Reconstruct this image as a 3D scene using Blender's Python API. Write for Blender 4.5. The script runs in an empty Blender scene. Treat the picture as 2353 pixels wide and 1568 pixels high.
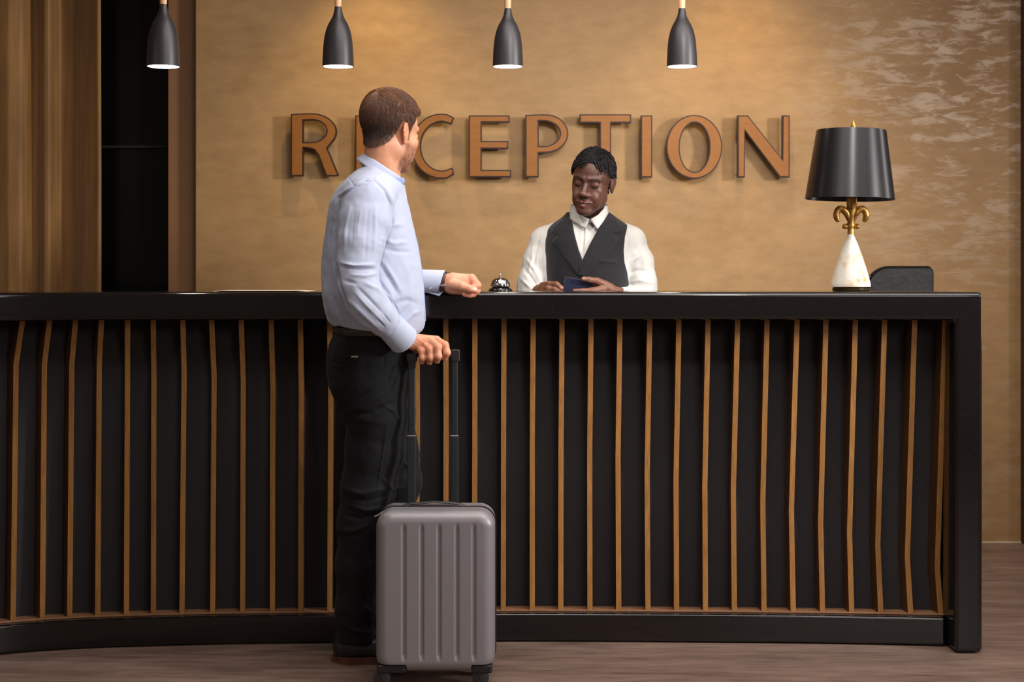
import bpy, bmesh, math, random
import numpy as np
from mathutils import Vector, Matrix
random.seed(7); RNG = np.random.default_rng(7)
SC = bpy.context.scene
COL = SC.collection
PI = math.pi

# ---------------------------------------------------------------- camera, world, lights, exposure
FPX, HZ, CX, CH = 3300.0, 630.0, 1176.5, 1.209     # focal length in px, horizon row, centre column, camera height
cam = bpy.data.cameras.new('camera'); camo = bpy.data.objects.new('camera', cam); COL.objects.link(camo)
camo.location = (0, 0, CH); camo.rotation_euler = (PI/2, 0, 0)
cam.sensor_fit = 'HORIZONTAL'; cam.sensor_width = 36.0
cam.lens = FPX/2353*36.0
cam.shift_y = (HZ-784.0)/2353.0
cam.clip_end = 60
cam.dof.use_dof = True; cam.dof.focus_distance = 4.5; cam.dof.aperture_fstop = 6.5
SC.camera = camo
SC.view_settings.view_transform = 'Standard'; SC.view_settings.look = 'None'
SC.view_settings.gamma = 1; SC.view_settings.exposure = 0.0
SC.view_settings.use_curve_mapping = False

w = bpy.data.worlds.new('world'); SC.world = w; w.use_nodes = True
w.node_tree.nodes['Background'].inputs[0].default_value = (1.0, .78, .58, 1)
w.node_tree.nodes['Background'].inputs[1].default_value = 0.11

def aim(o, target):
    o.rotation_euler = (Vector(target)-o.location).to_track_quat('-Z', 'Y').to_euler()
def area(name, loc, target, sx, sy, power, col):
    l = bpy.data.lights.new(name, 'AREA'); l.shape = 'RECTANGLE'; l.size = sx; l.size_y = sy
    l.energy = power; l.color = col
    o = bpy.data.objects.new(name, l); COL.objects.link(o); o.location = loc; aim(o, target); return o
def spot(name, loc, target, power, ang, blend, rad, col):
    l = bpy.data.lights.new(name, 'SPOT'); l.energy = power; l.spot_size = math.radians(ang); l.spot_blend = blend
    l.shadow_soft_size = rad; l.color = col
    o = bpy.data.objects.new(name, l); COL.objects.link(o); o.location = loc; aim(o, target); return o
spot('key_light', (4.9, 2.5, 2.3), (-.3, 5.6, 1.35), 1150, 52, 1.0, .36, (1, .98, .975))
spot('centre_spot', (.9, 2.6, 2.88), (.20, 6.46, 1.15), 165, 46, 1.0, .12, (1, .985, .975))
area('ceiling_strip', (1.0, 4.32, 2.90), (1.0, 4.33, 0), 3.2, .10, 17, (1, .96, .93))
area('fill_light', (2.4, -.9, 2.5), (.2, 5.0, .7), 1.8, 1.4, 48, (1, .94, .91))
area('left_fill', (-4.6, .8, 2.1), (-.4, 4.6, 1.2), 1.2, 1.2, 16, (1, .95, .92))
area('side_light', (3.7, 5.35, 1.75), (1.2, 4.9, 1.5), .35, 1.7, 14, (1, .97, .95))
area('ceiling_light', (1.0, 3.25, 2.90), (1.0, 3.26, 0), 3.4, 1.7, 82, (1, .95, .92))
WY = 6.46
WARM = (1, .73, .33)
spot('wall_spot', (-.62, WY-.50, 2.93), (-.60, WY-.06, 1.3), 44, 80, .95, .03, WARM)
spot('wall_spot', (1.02, WY-.50, 2.93), (1.00, WY-.06, 1.3), 36, 80, .95, .03, WARM)
spot('wall_spot', (2.9, WY-.5, 2.93), (2.8, WY-.06, 1.5), 6, 80, .9, .05, (1, .82, .6))
spot('wall_spot', (-2.4, WY-1.0, 2.93), (-2.4, WY-.1, 1.3), 9, 80, .9, .05, WARM)

# ---------------------------------------------------------------- helpers
def PX(x, y, d): return Vector(((x-CX)*d/FPX, d, CH-(y-HZ)*d/FPX))     # a measured point at distance d
def XW(x, d): return (x-CX)*d/FPX
def ZW(y, d): return CH-(y-HZ)*d/FPX

def s2l(c):
    c = c/255.0
    return c/12.92 if c <= .04045 else ((c+.055)/1.055)**2.4
def rgb(r, g, b): return (s2l(r), s2l(g), s2l(b), 1)

class NT:
    def __init__(s, name):
        s.m = bpy.data.materials.new(name); s.m.use_nodes = True
        s.n = s.m.node_tree.nodes; s.l = s.m.node_tree.links
        s.b = s.n['Principled BSDF']
    def node(s, t, **kw):
        n = s.n.new(t)
        for k, v in kw.items():
            if k.startswith('i_'):
                key = k[2:]; key = int(key) if key.isdigit() else key.replace('_', ' ')
                n.inputs[key].default_value = v
            else: setattr(n, k, v)
        return n
    def link(s, a, b): s.l.new(a, b)
    def coords(s, scale=(1, 1, 1), rot=(0, 0, 0), kind='Object'):
        t = s.node('ShaderNodeTexCoord'); m = s.node('ShaderNodeMapping')
        m.inputs['Scale'].default_value = scale; m.inputs['Rotation'].default_value = rot
        s.link(t.outputs[kind], m.inputs['Vector']); return m.outputs['Vector']
    def noise(s, vec, scale, detail=4, rough=.5, dist=0):
        n = s.node('ShaderNodeTexNoise', i_Scale=scale, i_Detail=detail, i_Roughness=rough, i_Distortion=dist)
        s.link(vec, n.inputs['Vector']); return n.outputs['Fac']
    def ramp(s, fac, stops):
        r = s.node('ShaderNodeValToRGB'); cr = r.color_ramp
        while len(cr.elements) < len(stops): cr.elements.new(.5)
        for e, (p, c) in zip(cr.elements, stops):
            e.position = p; e.color = c if len(c) == 4 else (*c, 1)
        s.link(fac, r.inputs[0]); return r.outputs[0]
    def mix(s, fac, a, b, mode='MIX'):
        m = s.node('ShaderNodeMix', data_type='RGBA', blend_type=mode)
        for sock, v in ((m.inputs[0], fac), (m.inputs[6], a), (m.inputs[7], b)):
            if hasattr(v, 'is_output'): s.link(v, sock)
            else: sock.default_value = v
        return m.outputs[2]
    def math(s, op, a, b=None):
        m = s.node('ShaderNodeMath', operation=op)
        for i, v in enumerate((a, b)):
            if v is None: continue
            if hasattr(v, 'is_output'): s.link(v, m.inputs[i])
            else: m.inputs[i].default_value = v
        return m.outputs[0]
    def color(s, c): s.link(c, s.b.inputs['Base Color'])
    def bump(s, h, strength, dist=.01):
        b = s.node('ShaderNodeBump'); b.inputs['Strength'].default_value = strength; b.inputs['Distance'].default_value = dist
        s.link(h, b.inputs['Height']); s.link(b.outputs[0], s.b.inputs['Normal'])

def mat(name, col, rough=.5, metal=0, spec=.5, nscale=0, namt=.15, bump=0, bscale=200, stretch=(1, 1, 1), coat=0, sheen=0, sss=0):
    t = NT(name); b = t.b
    b.inputs['Base Color'].default_value = col; b.inputs['Roughness'].default_value = rough
    b.inputs['Metallic'].default_value = metal; b.inputs['Specular IOR Level'].default_value = spec
    if coat: b.inputs['Coat Weight'].default_value = coat; b.inputs['Coat Roughness'].default_value = .08
    if sheen: b.inputs['Sheen Weight'].default_value = sheen
    if sss:
        b.inputs['Subsurface Weight'].default_value = sss; b.inputs['Subsurface Radius'].default_value = (.02, .008, .004)
        b.inputs['Subsurface Scale'].default_value = .5
    if nscale:
        f = t.noise(t.coords(stretch), nscale, 5, .6)
        lo = tuple(c*(1-namt) for c in col[:3])+(1,); hi = tuple(min(1, c*(1+namt)) for c in col[:3])+(1,)
        t.color(t.ramp(f, [(.3, lo), (.7, hi)]))
    if bump:
        t.bump(t.noise(t.coords(stretch), bscale, 3), bump, .002)
    return t.m

def mesh(name, V, F, m=None, parent=None, smooth=True, auto=None):
    me = bpy.data.meshes.new(name)
    V = np.asarray(V, dtype=float)
    if isinstance(F, np.ndarray) and F.ndim == 2:
        nf, k = F.shape
        me.vertices.add(len(V)); me.vertices.foreach_set('co', V.ravel())
        me.loops.add(nf*k); me.loops.foreach_set('vertex_index', F.astype(np.int32).ravel())
        me.polygons.add(nf); me.polygons.foreach_set('loop_start', np.arange(0, nf*k, k, dtype=np.int32))
        me.update(calc_edges=True); me.validate()
    else:
        me.from_pydata([tuple(v) for v in V], [], [tuple(int(i) for i in f) for f in F]); me.update()
    o = bpy.data.objects.new(name, me); COL.objects.link(o)
    if m:
        for mm in (m if isinstance(m, (list, tuple)) else [m]): me.materials.append(mm)
    if smooth: me.polygons.foreach_set('use_smooth', [True]*len(me.polygons))
    if auto: me.set_sharp_from_angle(angle=math.radians(auto))
    if parent: o.parent = parent; o.matrix_parent_inverse = pinv(parent)
    return o
def pinv(p):
    m = Matrix.LocRotScale(p.location, p.rotation_euler, p.scale)
    if p.parent: m = Matrix.LocRotScale(p.parent.location, p.parent.rotation_euler, p.parent.scale) @ Matrix.Identity(4)
    return m.inverted() if p.type == 'EMPTY' else (m.inverted() if not p.parent else Matrix.Identity(4))
def thing(name, label, cat, loc=(0, 0, 0), group=None):
    o = bpy.data.objects.new(name, None); COL.objects.link(o); o.location = loc; o.empty_display_size = .1
    return tag(o, label, cat, group)
def tag(o, label=None, cat=None, group=None, kind=None):
    for k, v in (('label', label), ('category', cat), ('group', group), ('kind', kind)):
        if v: o[k] = v
    return o

class MB:      # collects shapes into one mesh
    def __init__(s): s.v = []; s.f = []
    def add(s, V, F):
        b = len(s.v); s.v += [tuple(v) for v in V]; s.f += [tuple(i+b for i in f) for f in F]; return s
    def box(s, a, b):
        (x0, y0, z0), (x1, y1, z1) = a, b
        return s.add([(x0, y0, z0), (x1, y0, z0), (x1, y1, z0), (x0, y1, z0), (x0, y0, z1), (x1, y0, z1), (x1, y1, z1), (x0, y1, z1)],
            [(0, 3, 2, 1), (4, 5, 6, 7), (0, 1, 5, 4), (1, 2, 6, 5), (2, 3, 7, 6), (3, 0, 4, 7)])
    def lathe(s, prof, c=(0, 0, 0), n=48, M=None):       # prof (r, z) list; closes at r = 0
        V = []; F = []
        for r, z in prof:
            for i in range(n):
                a = 2*PI*i/n; V.append((c[0]+r*math.cos(a), c[1]+r*math.sin(a), c[2]+z))
        for j in range(len(prof)-1):
            for i in range(n):
                k = (i+1) % n; F.append((j*n+i, j*n+k, (j+1)*n+k, (j+1)*n+i))
        if M is not None: V = [tuple(M @ Vector(v)) for v in V]
        return s.add(V, F)
    def tube(s, pts, rad, n=12, cap=True, squash=None):
        pts = [Vector(p) for p in pts]; rad = rad if isinstance(rad, (list, tuple)) else [rad]*len(pts)
        V = []; F = []; up = None
        for j, p in enumerate(pts):
            t = (pts[min(j+1, len(pts)-1)]-pts[max(j-1, 0)]).normalized()
            if up is None:
                up = Vector((0, 0, 1)) if abs(t.z) < .9 else Vector((0, 1, 0))
            u = t.cross(up).normalized(); v = u.cross(t).normalized(); up = v
            for i in range(n):
                a = 2*PI*i/n; q = (1, 1) if not squash else squash
                V.append(p+rad[j]*(q[0]*math.cos(a)*u+q[1]*math.sin(a)*v))
        for j in range(len(pts)-1):
            for i in range(n):
                k = (i+1) % n; F.append((j*n+i, j*n+k, (j+1)*n+k, (j+1)*n+i))
        if cap: F.append(tuple(range(n-1, -1, -1))); F.append(tuple((len(pts)-1)*n+i for i in range(n)))
        return s.add(V, F)
    def build(s, name, m=None, parent=None, smooth=True, auto=35, bevel=0, seg=2, fix=True):
        o = mesh(name, s.v, s.f, m, parent, smooth)
        me = o.data
        if fix:
            bm = bmesh.new(); bm.from_mesh(me); bmesh.ops.remove_doubles(bm, verts=bm.verts, dist=1e-6)
            bmesh.ops.recalc_face_normals(bm, faces=bm.faces); bm.to_mesh(me); bm.free()
        if bevel:
            bv = o.modifiers.new('bevel', 'BEVEL'); bv.width = bevel; bv.segments = seg; bv.limit_method = 'ANGLE'; bv.angle_limit = math.radians(40)
            me.polygons.foreach_set('use_smooth', [True]*len(me.polygons)); bv.harden_normals = False
            o.modifiers.new('normals', 'WEIGHTED_NORMAL').keep_sharp = True
        elif smooth and auto: me.set_sharp_from_angle(angle=math.radians(auto))
        return o

# ---------------------------------------------------------------- materials
def plaster():
    t = NT('gold_plaster'); b = t.b
    v = t.coords((1, 1, 1))
    big = t.noise(t.coords((.7, .7, 1.2)), 2.2, 6, .55)
    base = t.ramp(big, [(.3, rgb(156, 121, 79)), (.7, rgb(177, 142, 98))])
    fine = t.noise(t.coords((1, 1, 2.2)), 9, 8, .65)
    base = t.mix(.3, base, t.ramp(fine, [(.3, rgb(132, 94, 50)), (.7, rgb(192, 150, 98))]))
    # silvery trowel flakes, in a patch of their own towards the upper right of the wall
    st = t.noise(t.coords((.62, 1, 2.1), (0, .10, 0)), 11, 10, .72, .5)
    s2 = t.noise(t.coords((1, 1, 1.5)), 3.2, 4, .6)
    fl = t.ramp(t.math('ADD', st, t.math('MULTIPLY', t.math('SUBTRACT', s2, .5), .35)), [(.49, (0, 0, 0)), (.60, (1, 1, 1))])
    sx = t.node('ShaderNodeSeparateXYZ'); tc = t.node('ShaderNodeTexCoord'); t.link(tc.outputs['Object'], sx.inputs[0])
    mr = t.node('ShaderNodeMapRange', i_1=1.15, i_2=2.0); t.link(sx.outputs[0], mr.inputs[0])
    mz = t.node('ShaderNodeMapRange', i_1=1.05, i_2=2.0); t.link(sx.outputs[2], mz.inputs[0])
    mz.inputs[3].default_value = .25
    patch = t.math('MULTIPLY', mr.outputs[0], mz.outputs[0]); base = t.mix(t.math('MULTIPLY', patch, .62), base, rgb(118, 86, 54))
    msk = t.math('MULTIPLY', patch, fl)
    msk = t.math('MULTIPLY', msk, .8)
    t.color(t.mix(msk, base, rgb(186, 165, 142)))
    b.inputs['Metallic'].default_value = .25
    r = t.node('ShaderNodeMapRange', i_1=.0, i_2=1.0, i_3=.55, i_4=.42); t.link(msk, r.inputs[0]); t.link(r.outputs[0], b.inputs['Roughness'])
    t.bump(t.math('ADD', fine, msk), .12, .006)
    return t.m
M_WALL = plaster()
def floor_mat():
    t = NT('brown_streaked_tile'); b = t.b
    n1 = t.noise(t.coords((.9, 4.5, 1), (0, 0, .25)), 2.6, 8, .62, .6)
    n2 = t.noise(t.coords((1, 7, 1), (0, 0, .5)), 6, 6, .6, .4)
    c = t.ramp(n1, [(.28, rgb(84, 64, 55)), (.5, rgb(122, 97, 84)), (.72, rgb(148, 121, 107))])
    c = t.mix(.4, c, t.ramp(n2, [(.3, rgb(70, 56, 50)), (.7, rgb(138, 120, 108))]))
    t.color(c); b.inputs['Roughness'].default_value = .42; t.bump(n2, .08, .004)
    return t.m
M_FLOOR = floor_mat()
def stone():
    t = NT('polished_black_stone'); b = t.b
    n = t.noise(t.coords(), 420, 2, .5)
    t.color(t.ramp(n, [(.70, rgb(17, 14, 15)), (.78, rgb(92, 82, 80))]))
    b.inputs['Roughness'].default_value = .12; b.inputs['Specular IOR Level'].default_value = .62
    return t.m
M_STONE = stone()
def wood(name, c0, c1, s=1, rough=.42):
    t = NT(name)
    n = t.noise(t.coords((14*s, 14*s, 1.1*s)), 9, 6, .6, .5)
    oi = t.node('ShaderNodeObjectInfo')
    c = t.ramp(n, [(.3, c0), (.7, c1)])
    var = t.ramp(oi.outputs['Random'], [(0, (.82, .80, .76)), (1, (1.05, 1.02, 1.0))])
    t.color(t.mix(1.0, c, var, 'MULTIPLY')); t.b.inputs['Roughness'].default_value = rough
    t.bump(n, .08, .002)
    return t.m
M_OAK = wood('honey_oak', rgb(140, 95, 47), rgb(172, 123, 66))
M_LEDGE = wood('brown_oak', rgb(120, 84, 58), rgb(150, 108, 78))
M_OAKSHADE = wood('shaded_oak', rgb(62, 38, 20), rgb(84, 53, 28))  # darker copy of the oak, shade of the slat sides put into colour
M_PALEWOOD = wood('pale_beech', rgb(196, 150, 108), rgb(216, 172, 130), 3)
M_PANEL = mat('charcoal_panel', rgb(33, 29, 30), .8, nscale=30, namt=.12, bump=.15, bscale=500)
M_BLACKPLASTIC = mat('black_plastic', rgb(26, 25, 27), .45, nscale=60, namt=.1)
M_MATBLACK = mat('matte_black_metal', rgb(40, 36, 38), .42, spec=.5, nscale=80, namt=.06)
M_CHROME = mat('chrome', rgb(220, 220, 222), .08, 1, nscale=8, namt=.02)
M_WHITEIN = mat('white_enamel', rgb(240, 238, 232), .4, nscale=10, namt=.02)
M_COPPER = mat('brushed_copper_face', rgb(142, 88, 30), .45, .3, nscale=14, namt=.10, stretch=(1, 1, 4))
M_BRONZE = mat('dark_bronze', rgb(48, 25, 18), .45, .3, nscale=20, namt=.1)
M_DARKGLASS = mat('dark_glass', rgb(9, 9, 9), .12, spec=.25, nscale=2, namt=.3)
M_BROWNTRIM = mat('brown_lacquer', rgb(132, 92, 58), .5, nscale=3, namt=.06)
M_CEIL = mat('ceiling_paint', rgb(190, 170, 145), .8, nscale=5, namt=.03)
M_LIGHTTRIM = mat('pale_trim', rgb(200, 180, 150), .4, nscale=5, namt=.03)
def emis(name, col, s):
    t = NT(name); t.b.inputs['Base Color'].default_value = col
    t.b.inputs['Emission Color'].default_value = col; t.b.inputs['Emission Strength'].default_value = s
    return t.m
M_BULB = emis('lit_diffuser', (1, .93, .86, 1), 9)

# ---------------------------------------------------------------- the room
def struct(name, mb, m, **k):
    o = mb.build(name, m, **k); o['kind'] = 'structure'; return o
struct('floor', MB().box((-5.2, -1.5, -.1), (5.5, 8.6, 0)), M_FLOOR)
struct('ceiling', MB().box((-5.2, 2.2, 2.95), (5.5, 8.6, 3.05)), M_CEIL)
XE = XW(449, WY)                                              # left edge of the gold wall
struct('wall_back', MB().box((XE, WY, 0), (XW(2347, WY), WY+.2, 2.95)), M_WALL, bevel=.004)
# right side wall starts at the frame edge
struct('wall_right', MB().box((XW(2346, WY), WY-.04, 0), (XW(2346, WY)+1.4, WY+.3, 2.95)), mat('dark_brown_wall', rgb(70, 50, 36), .6, nscale=4, namt=.1))
struct('baseboard_back', MB().box((XE, WY-.006, 0), (XW(2347, WY), WY, .006)), M_LIGHTTRIM)
# set-back strip and dark glazing left of it
DB = WY+.06
struct('trim_1', MB().box((XW(387, DB), DB, 0), (XE+.02, DB+.25, 2.95)), M_BROWNTRIM)
g = MB().box((XW(225, WY+.1), WY+.16, 0), (XW(389, WY+.1)+.06, WY+.18, 2.95))
win = struct('window_1', g, M_DARKGLASS)
fr = MB(); zt = ZW(338, WY+.15); fr.box((XW(225, WY+.1), WY+.135, zt-.006), (XW(389, WY+.1)+.03, WY+.16, zt+.006))
fr.build('reflection_line', mat('dark_bar', rgb(5, 5, 5), .8, nscale=5), win)  # thin bar modelled in place of a faint reflection line in the glass
# left wall behind the curtain
struct('wall_left', MB().box((-5.2, WY+.35, 0), (XW(387, DB)+.1, WY+.5, 2.95)), M_WALL)
# gold curtain in soft vertical folds
def curtain():
    d0 = WY+.02; pts = []; xs = np.linspace(-260, 231, 420)
    for x in xs:
        # folds: bright lobes at 20, 90, 200, hollows at 60, 130
        k = np.interp(x, [-260, -200, -140, -80, -20, 20, 48, 60, 74, 95, 109, 118, 150, 185, 225, 231],
                      [0, .10, 0, .10, .02, .0, .015, .085, .09, .03, .035, .12, .13, .05, .0, .01])
        pts.append((x, k))
    k = np.array([p[1] for p in pts]); ker = np.exp(-np.linspace(-2, 2, 13)**2); ker /= ker.sum()
    k = np.convolve(np.pad(k, 6, mode='edge'), ker, 'valid')
    V = []; F = []; n = len(xs); zs = np.linspace(.02, 2.93, 8)
    for z in zs:
        for i, x in enumerate(xs): V.append((XW(x, d0), d0+k[i]+.006*math.sin(z*2+x*.05), z))
    for j in range(len(zs)-1):
        for i in range(n-1): F.append((j*n+i, j*n+i+1, (j+1)*n+i+1, (j+1)*n+i))
    t = NT('gold_curtain_fabric'); c = t.noise(t.coords((12, 12, 1)), 3, 3)
    t.color(t.ramp(c, [(.3, rgb(118, 80, 32)), (.7, rgb(142, 100, 44))])); t.b.inputs['Roughness'].default_value = .6
    t.b.inputs['Sheen Weight'].default_value = .3
    o = mesh('curtain', V, F, t.m); s = o.modifiers.new('thick', 'SOLIDIFY'); s.thickness = .004
    tag(o, 'floor-length gold curtain in soft vertical folds left of the dark glass', 'curtain')
curtain()

# ---------------------------------------------------------------- reception counter
CXS = np.array([-2.6, -2.2, -1.85, -1.62, -1.49, -1.30, -.96, -.58, 0, .45, .93, 1.15, 1.37, 1.60])
CDS = np.array([3.80, 4.15, 4.42, 4.555, 4.60, 4.639, 4.675, 4.694, 4.712, 4.705, 4.689, 4.675, 4.656, 4.632])
_cc = np.polyfit(CXS, CDS, 1)
def _spl():
    xs = np.linspace(-2.6, 1.6, 600); y = np.interp(xs, CXS, CDS)
    ker = np.exp(-np.linspace(-2, 2, 61)**2); ker /= ker.sum()
    yp = np.concatenate([y[0]-(y[1:31][::-1]-y[0]), y, 2*y[-1]-y[-31:-1][::-1]])
    return xs, np.convolve(yp, ker, 'valid')[:600]
_sx, _sy = _spl()
def rail_d(X): return float(np.interp(X, _sx, _sy))
def rail_px(x):
    d = 4.7
    for _ in range(6): d = rail_d(XW(x, d))
    return d
counter = thing('reception_counter', 'long curved black stone reception counter with vertical wooden slats', 'reception counter', (0, 4.9, 0))
XR = XW(2259, 4.566); XP = XW(2195, 4.566); TH = .0895; ZT = 1.151
def band(name, off0, off1, z0, z1, x0, x1, m, n=60, bevel=.003, par=counter):
    V = []; F = []; xs = np.linspace(x0, x1, n)
    for X in xs:
        e = .001; sl = (rail_d(X+e)-rail_d(X-e))/(2*e); L = math.hypot(1, sl); nx, ny = -sl/L, 1/L   # towards the back
        d = rail_d(X)
        for off, z in ((off0, z0), (off1, z0), (off1, z1), (off0, z1)): V.append((X+nx*off, d+ny*off, z))
    for i in range(n-1):
        for k in range(4):
            a = i*4+k; b = i*4+(k+1) % 4; F.append((a, b, b+4, a+4))
    F.append((3, 2, 1, 0)); F.append(tuple((n-1)*4+k for k in range(4)))
    o = MB().add(V, F).build(name, m, par, bevel=bevel, seg=3); return o
# frame: top slab mitred into the end post
def frame():
    V = []; F = []; OF = -.09; DP = .46
    st = []
    for X in np.linspace(-2.5, XR-TH-.02, 60):
        e = .002; sl = (rail_d(X+e)-rail_d(X-e))/(2*e); L = math.hypot(1, sl); nx, ny = -sl/L, 1/L
        d = rail_d(X); st.append([(X+nx*OF, d+ny*OF, ZT-TH), (X+nx*OF, d+ny*OF, ZT), (X+nx*(OF+DP), d+ny*(OF+DP), ZT), (X+nx*(OF+DP), d+ny*(OF+DP), ZT-TH)])
    yf, yb = 4.566, 4.566+DP
    st.append([(XR-TH, yf, ZT-TH), (XR, yf, ZT), (XR, yb, ZT), (XR-TH, yb, ZT-TH)])
    st.append([(XR-TH, yf, 0.004), (XR, yf, 0.004), (XR, yb, 0.004), (XR-TH, yb, 0.004)])
    for r in st: V += r
    for i in range(len(st)-1):
        for k in range(4):
            a = i*4+k; b = i*4+(k+1) % 4; F.append((a, b, b+4, a+4))
    F.append((3, 2, 1, 0)); F.append(tuple((len(st)-1)*4+k for k in range(4)))
    o = MB().add(V, F).build('stone_frame', M_STONE, counter, bevel=.0145, seg=6)
frame()
band('plinth', .0, .30, .004, .094, -2.5, XP-.005, M_STONE, bevel=.008)
band('wooden_ledge', .032, .10, .0942, .099, -2.5, XP-.003, M_LEDGE, bevel=.001)
band('back_panel', .088, .30, .095, ZT-TH, -2.5, XP-.003, M_PANEL, bevel=0)
# slats: (top x, bend x, bend y, bottom x), left edges as measured
SL = [(45.7,31,836,24),(108,96,838,91.3),(167.6,159,838,154),(227,222,843,218.5),(287,287,848,284.5),(346,347.5,853,346.5),
 (414,417,856,412),(480,486,865,482.5),(548,553,875,551.5),(617,621,885,620),(684,686,892,685),(751,754,905,751.5),(818,820,915,817),
 (885,887,930,884),(952,953,945,951),(1018,1019,960,1018),(1085,1085,985,1084),(1152,1151,1000,1150.4),(1219,1217,1018,1217),
 (1285.3,1283,1035,1282.5),(1352,1349,1045,1349.5),(1418.5,1414,1052,1415.7),(1487,1481,1090,1482.8),(1554,1547.4,1105,1548.7),
 (1621,1613.6,1118,1615),(1689,1679,1130,1681.5),(1756.6,1746.8,1150,1749.6),(1825.6,1812.5,1175,1816.7),(1892,1879.6,1203,1884),
 (1959.7,1946,1228,1951),(2026.8,2011,1252,2018),(2096,2079,1282,2086.5),(2166,2148,1307,2156)]
SL = [(-20,-36,834,-44),(-88,-105,832,-114)]+SL
SIDE = ([-100,45,110,170,228,288,346,414,480,620,750,1020,1220,1420,1620,1825,2026,2166],
        [26,22,18,14,9,4,1,-1,-3,-3,-2,0,1,4,7,11,15,18])
for (xt, xb, yb, xo) in SL:
    dr = rail_px(xb); dp = dr+.089
    dt, dbn, db = dr+.004, dr+.052, dr+.036
    z0, z1 = .099, ZT-TH
    zb = ZW(yb, dbn); t = .0178
    sd = np.interp(xb, *SIDE)
    Xb = XW(xb-sd, dp)
    lv = [(z0, XW(xo, db), db), (zb, XW(xb, dbn), dbn), (z1, XW(xt, dt), dt)]
    V = []
    for (z, X, d), xf in zip(lv, (xo, xb, xt)):
        Xq = XW(xf-sd, dp); V += [(X, d, z), (X+t, d, z), (Xq+t, dp, z), (Xq, dp, z)]
    F = [(3, 2, 1, 0), (8, 9, 10, 11)]
    for i in range(2):
        for k in range(4):
            a = i*4+k; b = i*4+(k+1) % 4; F.append((a, b, b+4, a+4))
    so = MB().add(V, F).build('slat', [M_OAK, M_OAKSHADE], counter, bevel=.0006, seg=1)
    for pl in so.data.polygons: pl.material_index = 1 if abs(pl.normal.x) > .5 else 0  # side faces take the darker oak, their shade painted in
# staff side: inner face
band('staff_side_panel', .31, .345, .004, ZT-TH-.001, -2.4, XP-.005, M_PANEL)

# ---------------------------------------------------------------- wall letters
LF = WY-.064
def lp(pts): return [(XW(x, LF), ZW(y, LF)) for x, y in pts]
def arc(cx, cy, rx, ry, a0, a1, n=20):
    return [(cx+rx*math.cos(math.radians(a)), cy-ry*math.sin(math.radians(a))) for a in np.linspace(a0, a1, n)]
R_out = [(668,262)]+[(700,260)]+arc(716,302.5,57.5,42.5,90,-38,22)+[(752,341),(757,352),(778,403),(773,405),(749,405)]+[(731,357),(722,345),(710,341),(697,340),(697,405),(668,405)]
R_in = [(697,277)]+arc(716,301,34,25,90,-90,18)+[(697,327)]
P_out = [(1207,264)]+[(1240,262.5)]+arc(1254,307,52,44.5,90,-90,24)+[(1238,352),(1238,407.5),(1207,407.5)]
P_in = [(1238,278.5)]+arc(1248,307,38.5,28.5,90,-90,18)+[(1238,335.5)]
E_out = [(0,265),(94,265),(94,281.5),(30,281.5),(30,324),(91,324),(91,342),(30,342),(30,390.5),(97.5,390.5),(97.5,407.5),(0,407.5)]
C_out = [(1043.5,270),(1037,286)]+[(1026,282.5)]+arc(1016,336,49,56,88,272,34)+[(1028,389),(1040,385),(1043.5,400.5)]+arc(1014,336,70,75,-78,-282,40)
O_out = arc(1595.5,337.5,64.5,73.5,0,360,61)[:-1]
O_in = arc(1596,338.5,34,56.5,0,360,61)[:-1]
T_out = [(1332,262.5),(1450.5,262.5),(1450.5,282.5),(1404.4,282.5),(1404.4,407.5),(1378,407.5),(1378,282.5),(1332,282.5)]
I_out = [(1472.6,265),(1499,265),(1499,408),(1472.6,408)]
N_out = [(1695,265),(1719,265),(1798,366),(1798,265),(1815,265),(1815,408),(1792,408),(1712,301),(1712,408),(1695,408)]
def inset(poly, d):       # offset a closed 2-D outline by d (positive = outwards for ccw)
    P = np.array(poly, float); n = len(P); A = 0.5*np.sum(P[:, 0]*np.roll(P[:, 1], -1)-np.roll(P[:, 0], -1)*P[:, 1])
    sg = 1 if A > 0 else -1; out = []
    for i in range(n):
        a = P[i]-P[i-1]; b = P[(i+1) % n]-P[i]; a = a/np.linalg.norm(a); b = b/np.linalg.norm(b)
        na = np.array([a[1], -a[0]])*sg; nb = np.array([b[1], -b[0]])*sg
        m = na+nb; m = m/max(np.linalg.norm(m), 1e-6); c = max(np.dot(m, na), .5)
        out.append(tuple(P[i]+m*d/c))
    return out
def solid(outline, holes, y0, y1, name, m, parent=None, bevel=0):
    bm = bmesh.new(); loops = []
    for L in [outline]+holes:
        vs = [bm.verts.new((x, y0, z)) for x, z in L]; es = [bm.edges.new((vs[i], vs[(i+1) % len(vs)])) for i in range(len(vs))]; loops += es
    bmesh.ops.triangle_fill(bm, edges=loops, use_beauty=True)
    r = bmesh.ops.extrude_face_region(bm, geom=bm.faces[:])
    for v in r['geom']:
        if isinstance(v, bmesh.types.BMVert): v.co.y = y1
    bmesh.ops.recalc_face_normals(bm, faces=bm.faces)
    me = bpy.data.meshes.new(name); bm.to_mesh(me); bm.free(); me.materials.append(m)
    o = bpy.data.objects.new(name, me); COL.objects.link(o)
    if parent: o.parent = parent; o.matrix_parent_inverse = pinv(parent)
    me.polygons.foreach_set('use_smooth', [True]*len(me.polygons)); me.set_sharp_from_angle(angle=math.radians(30))
    return o
LET = [('R', R_out, [R_in], 'first of its sign'), ('E', [(x+816, y) for x, y in E_out], [], 'left of the C, half behind the man\'s head'),
       ('C', C_out, [], 'right of the standing man\'s head'), ('E', [(x+1077, y) for x, y in E_out], [], 'fully visible between C and P'),
       ('P', P_out, [P_in], 'between E and T'), ('T', T_out, [], 'above the receptionist\'s head'), ('I', I_out, [], 'between T and O'),
       ('O', O_out, [O_in], 'between I and N'), ('N', N_out, [], 'last of its sign')]
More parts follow.
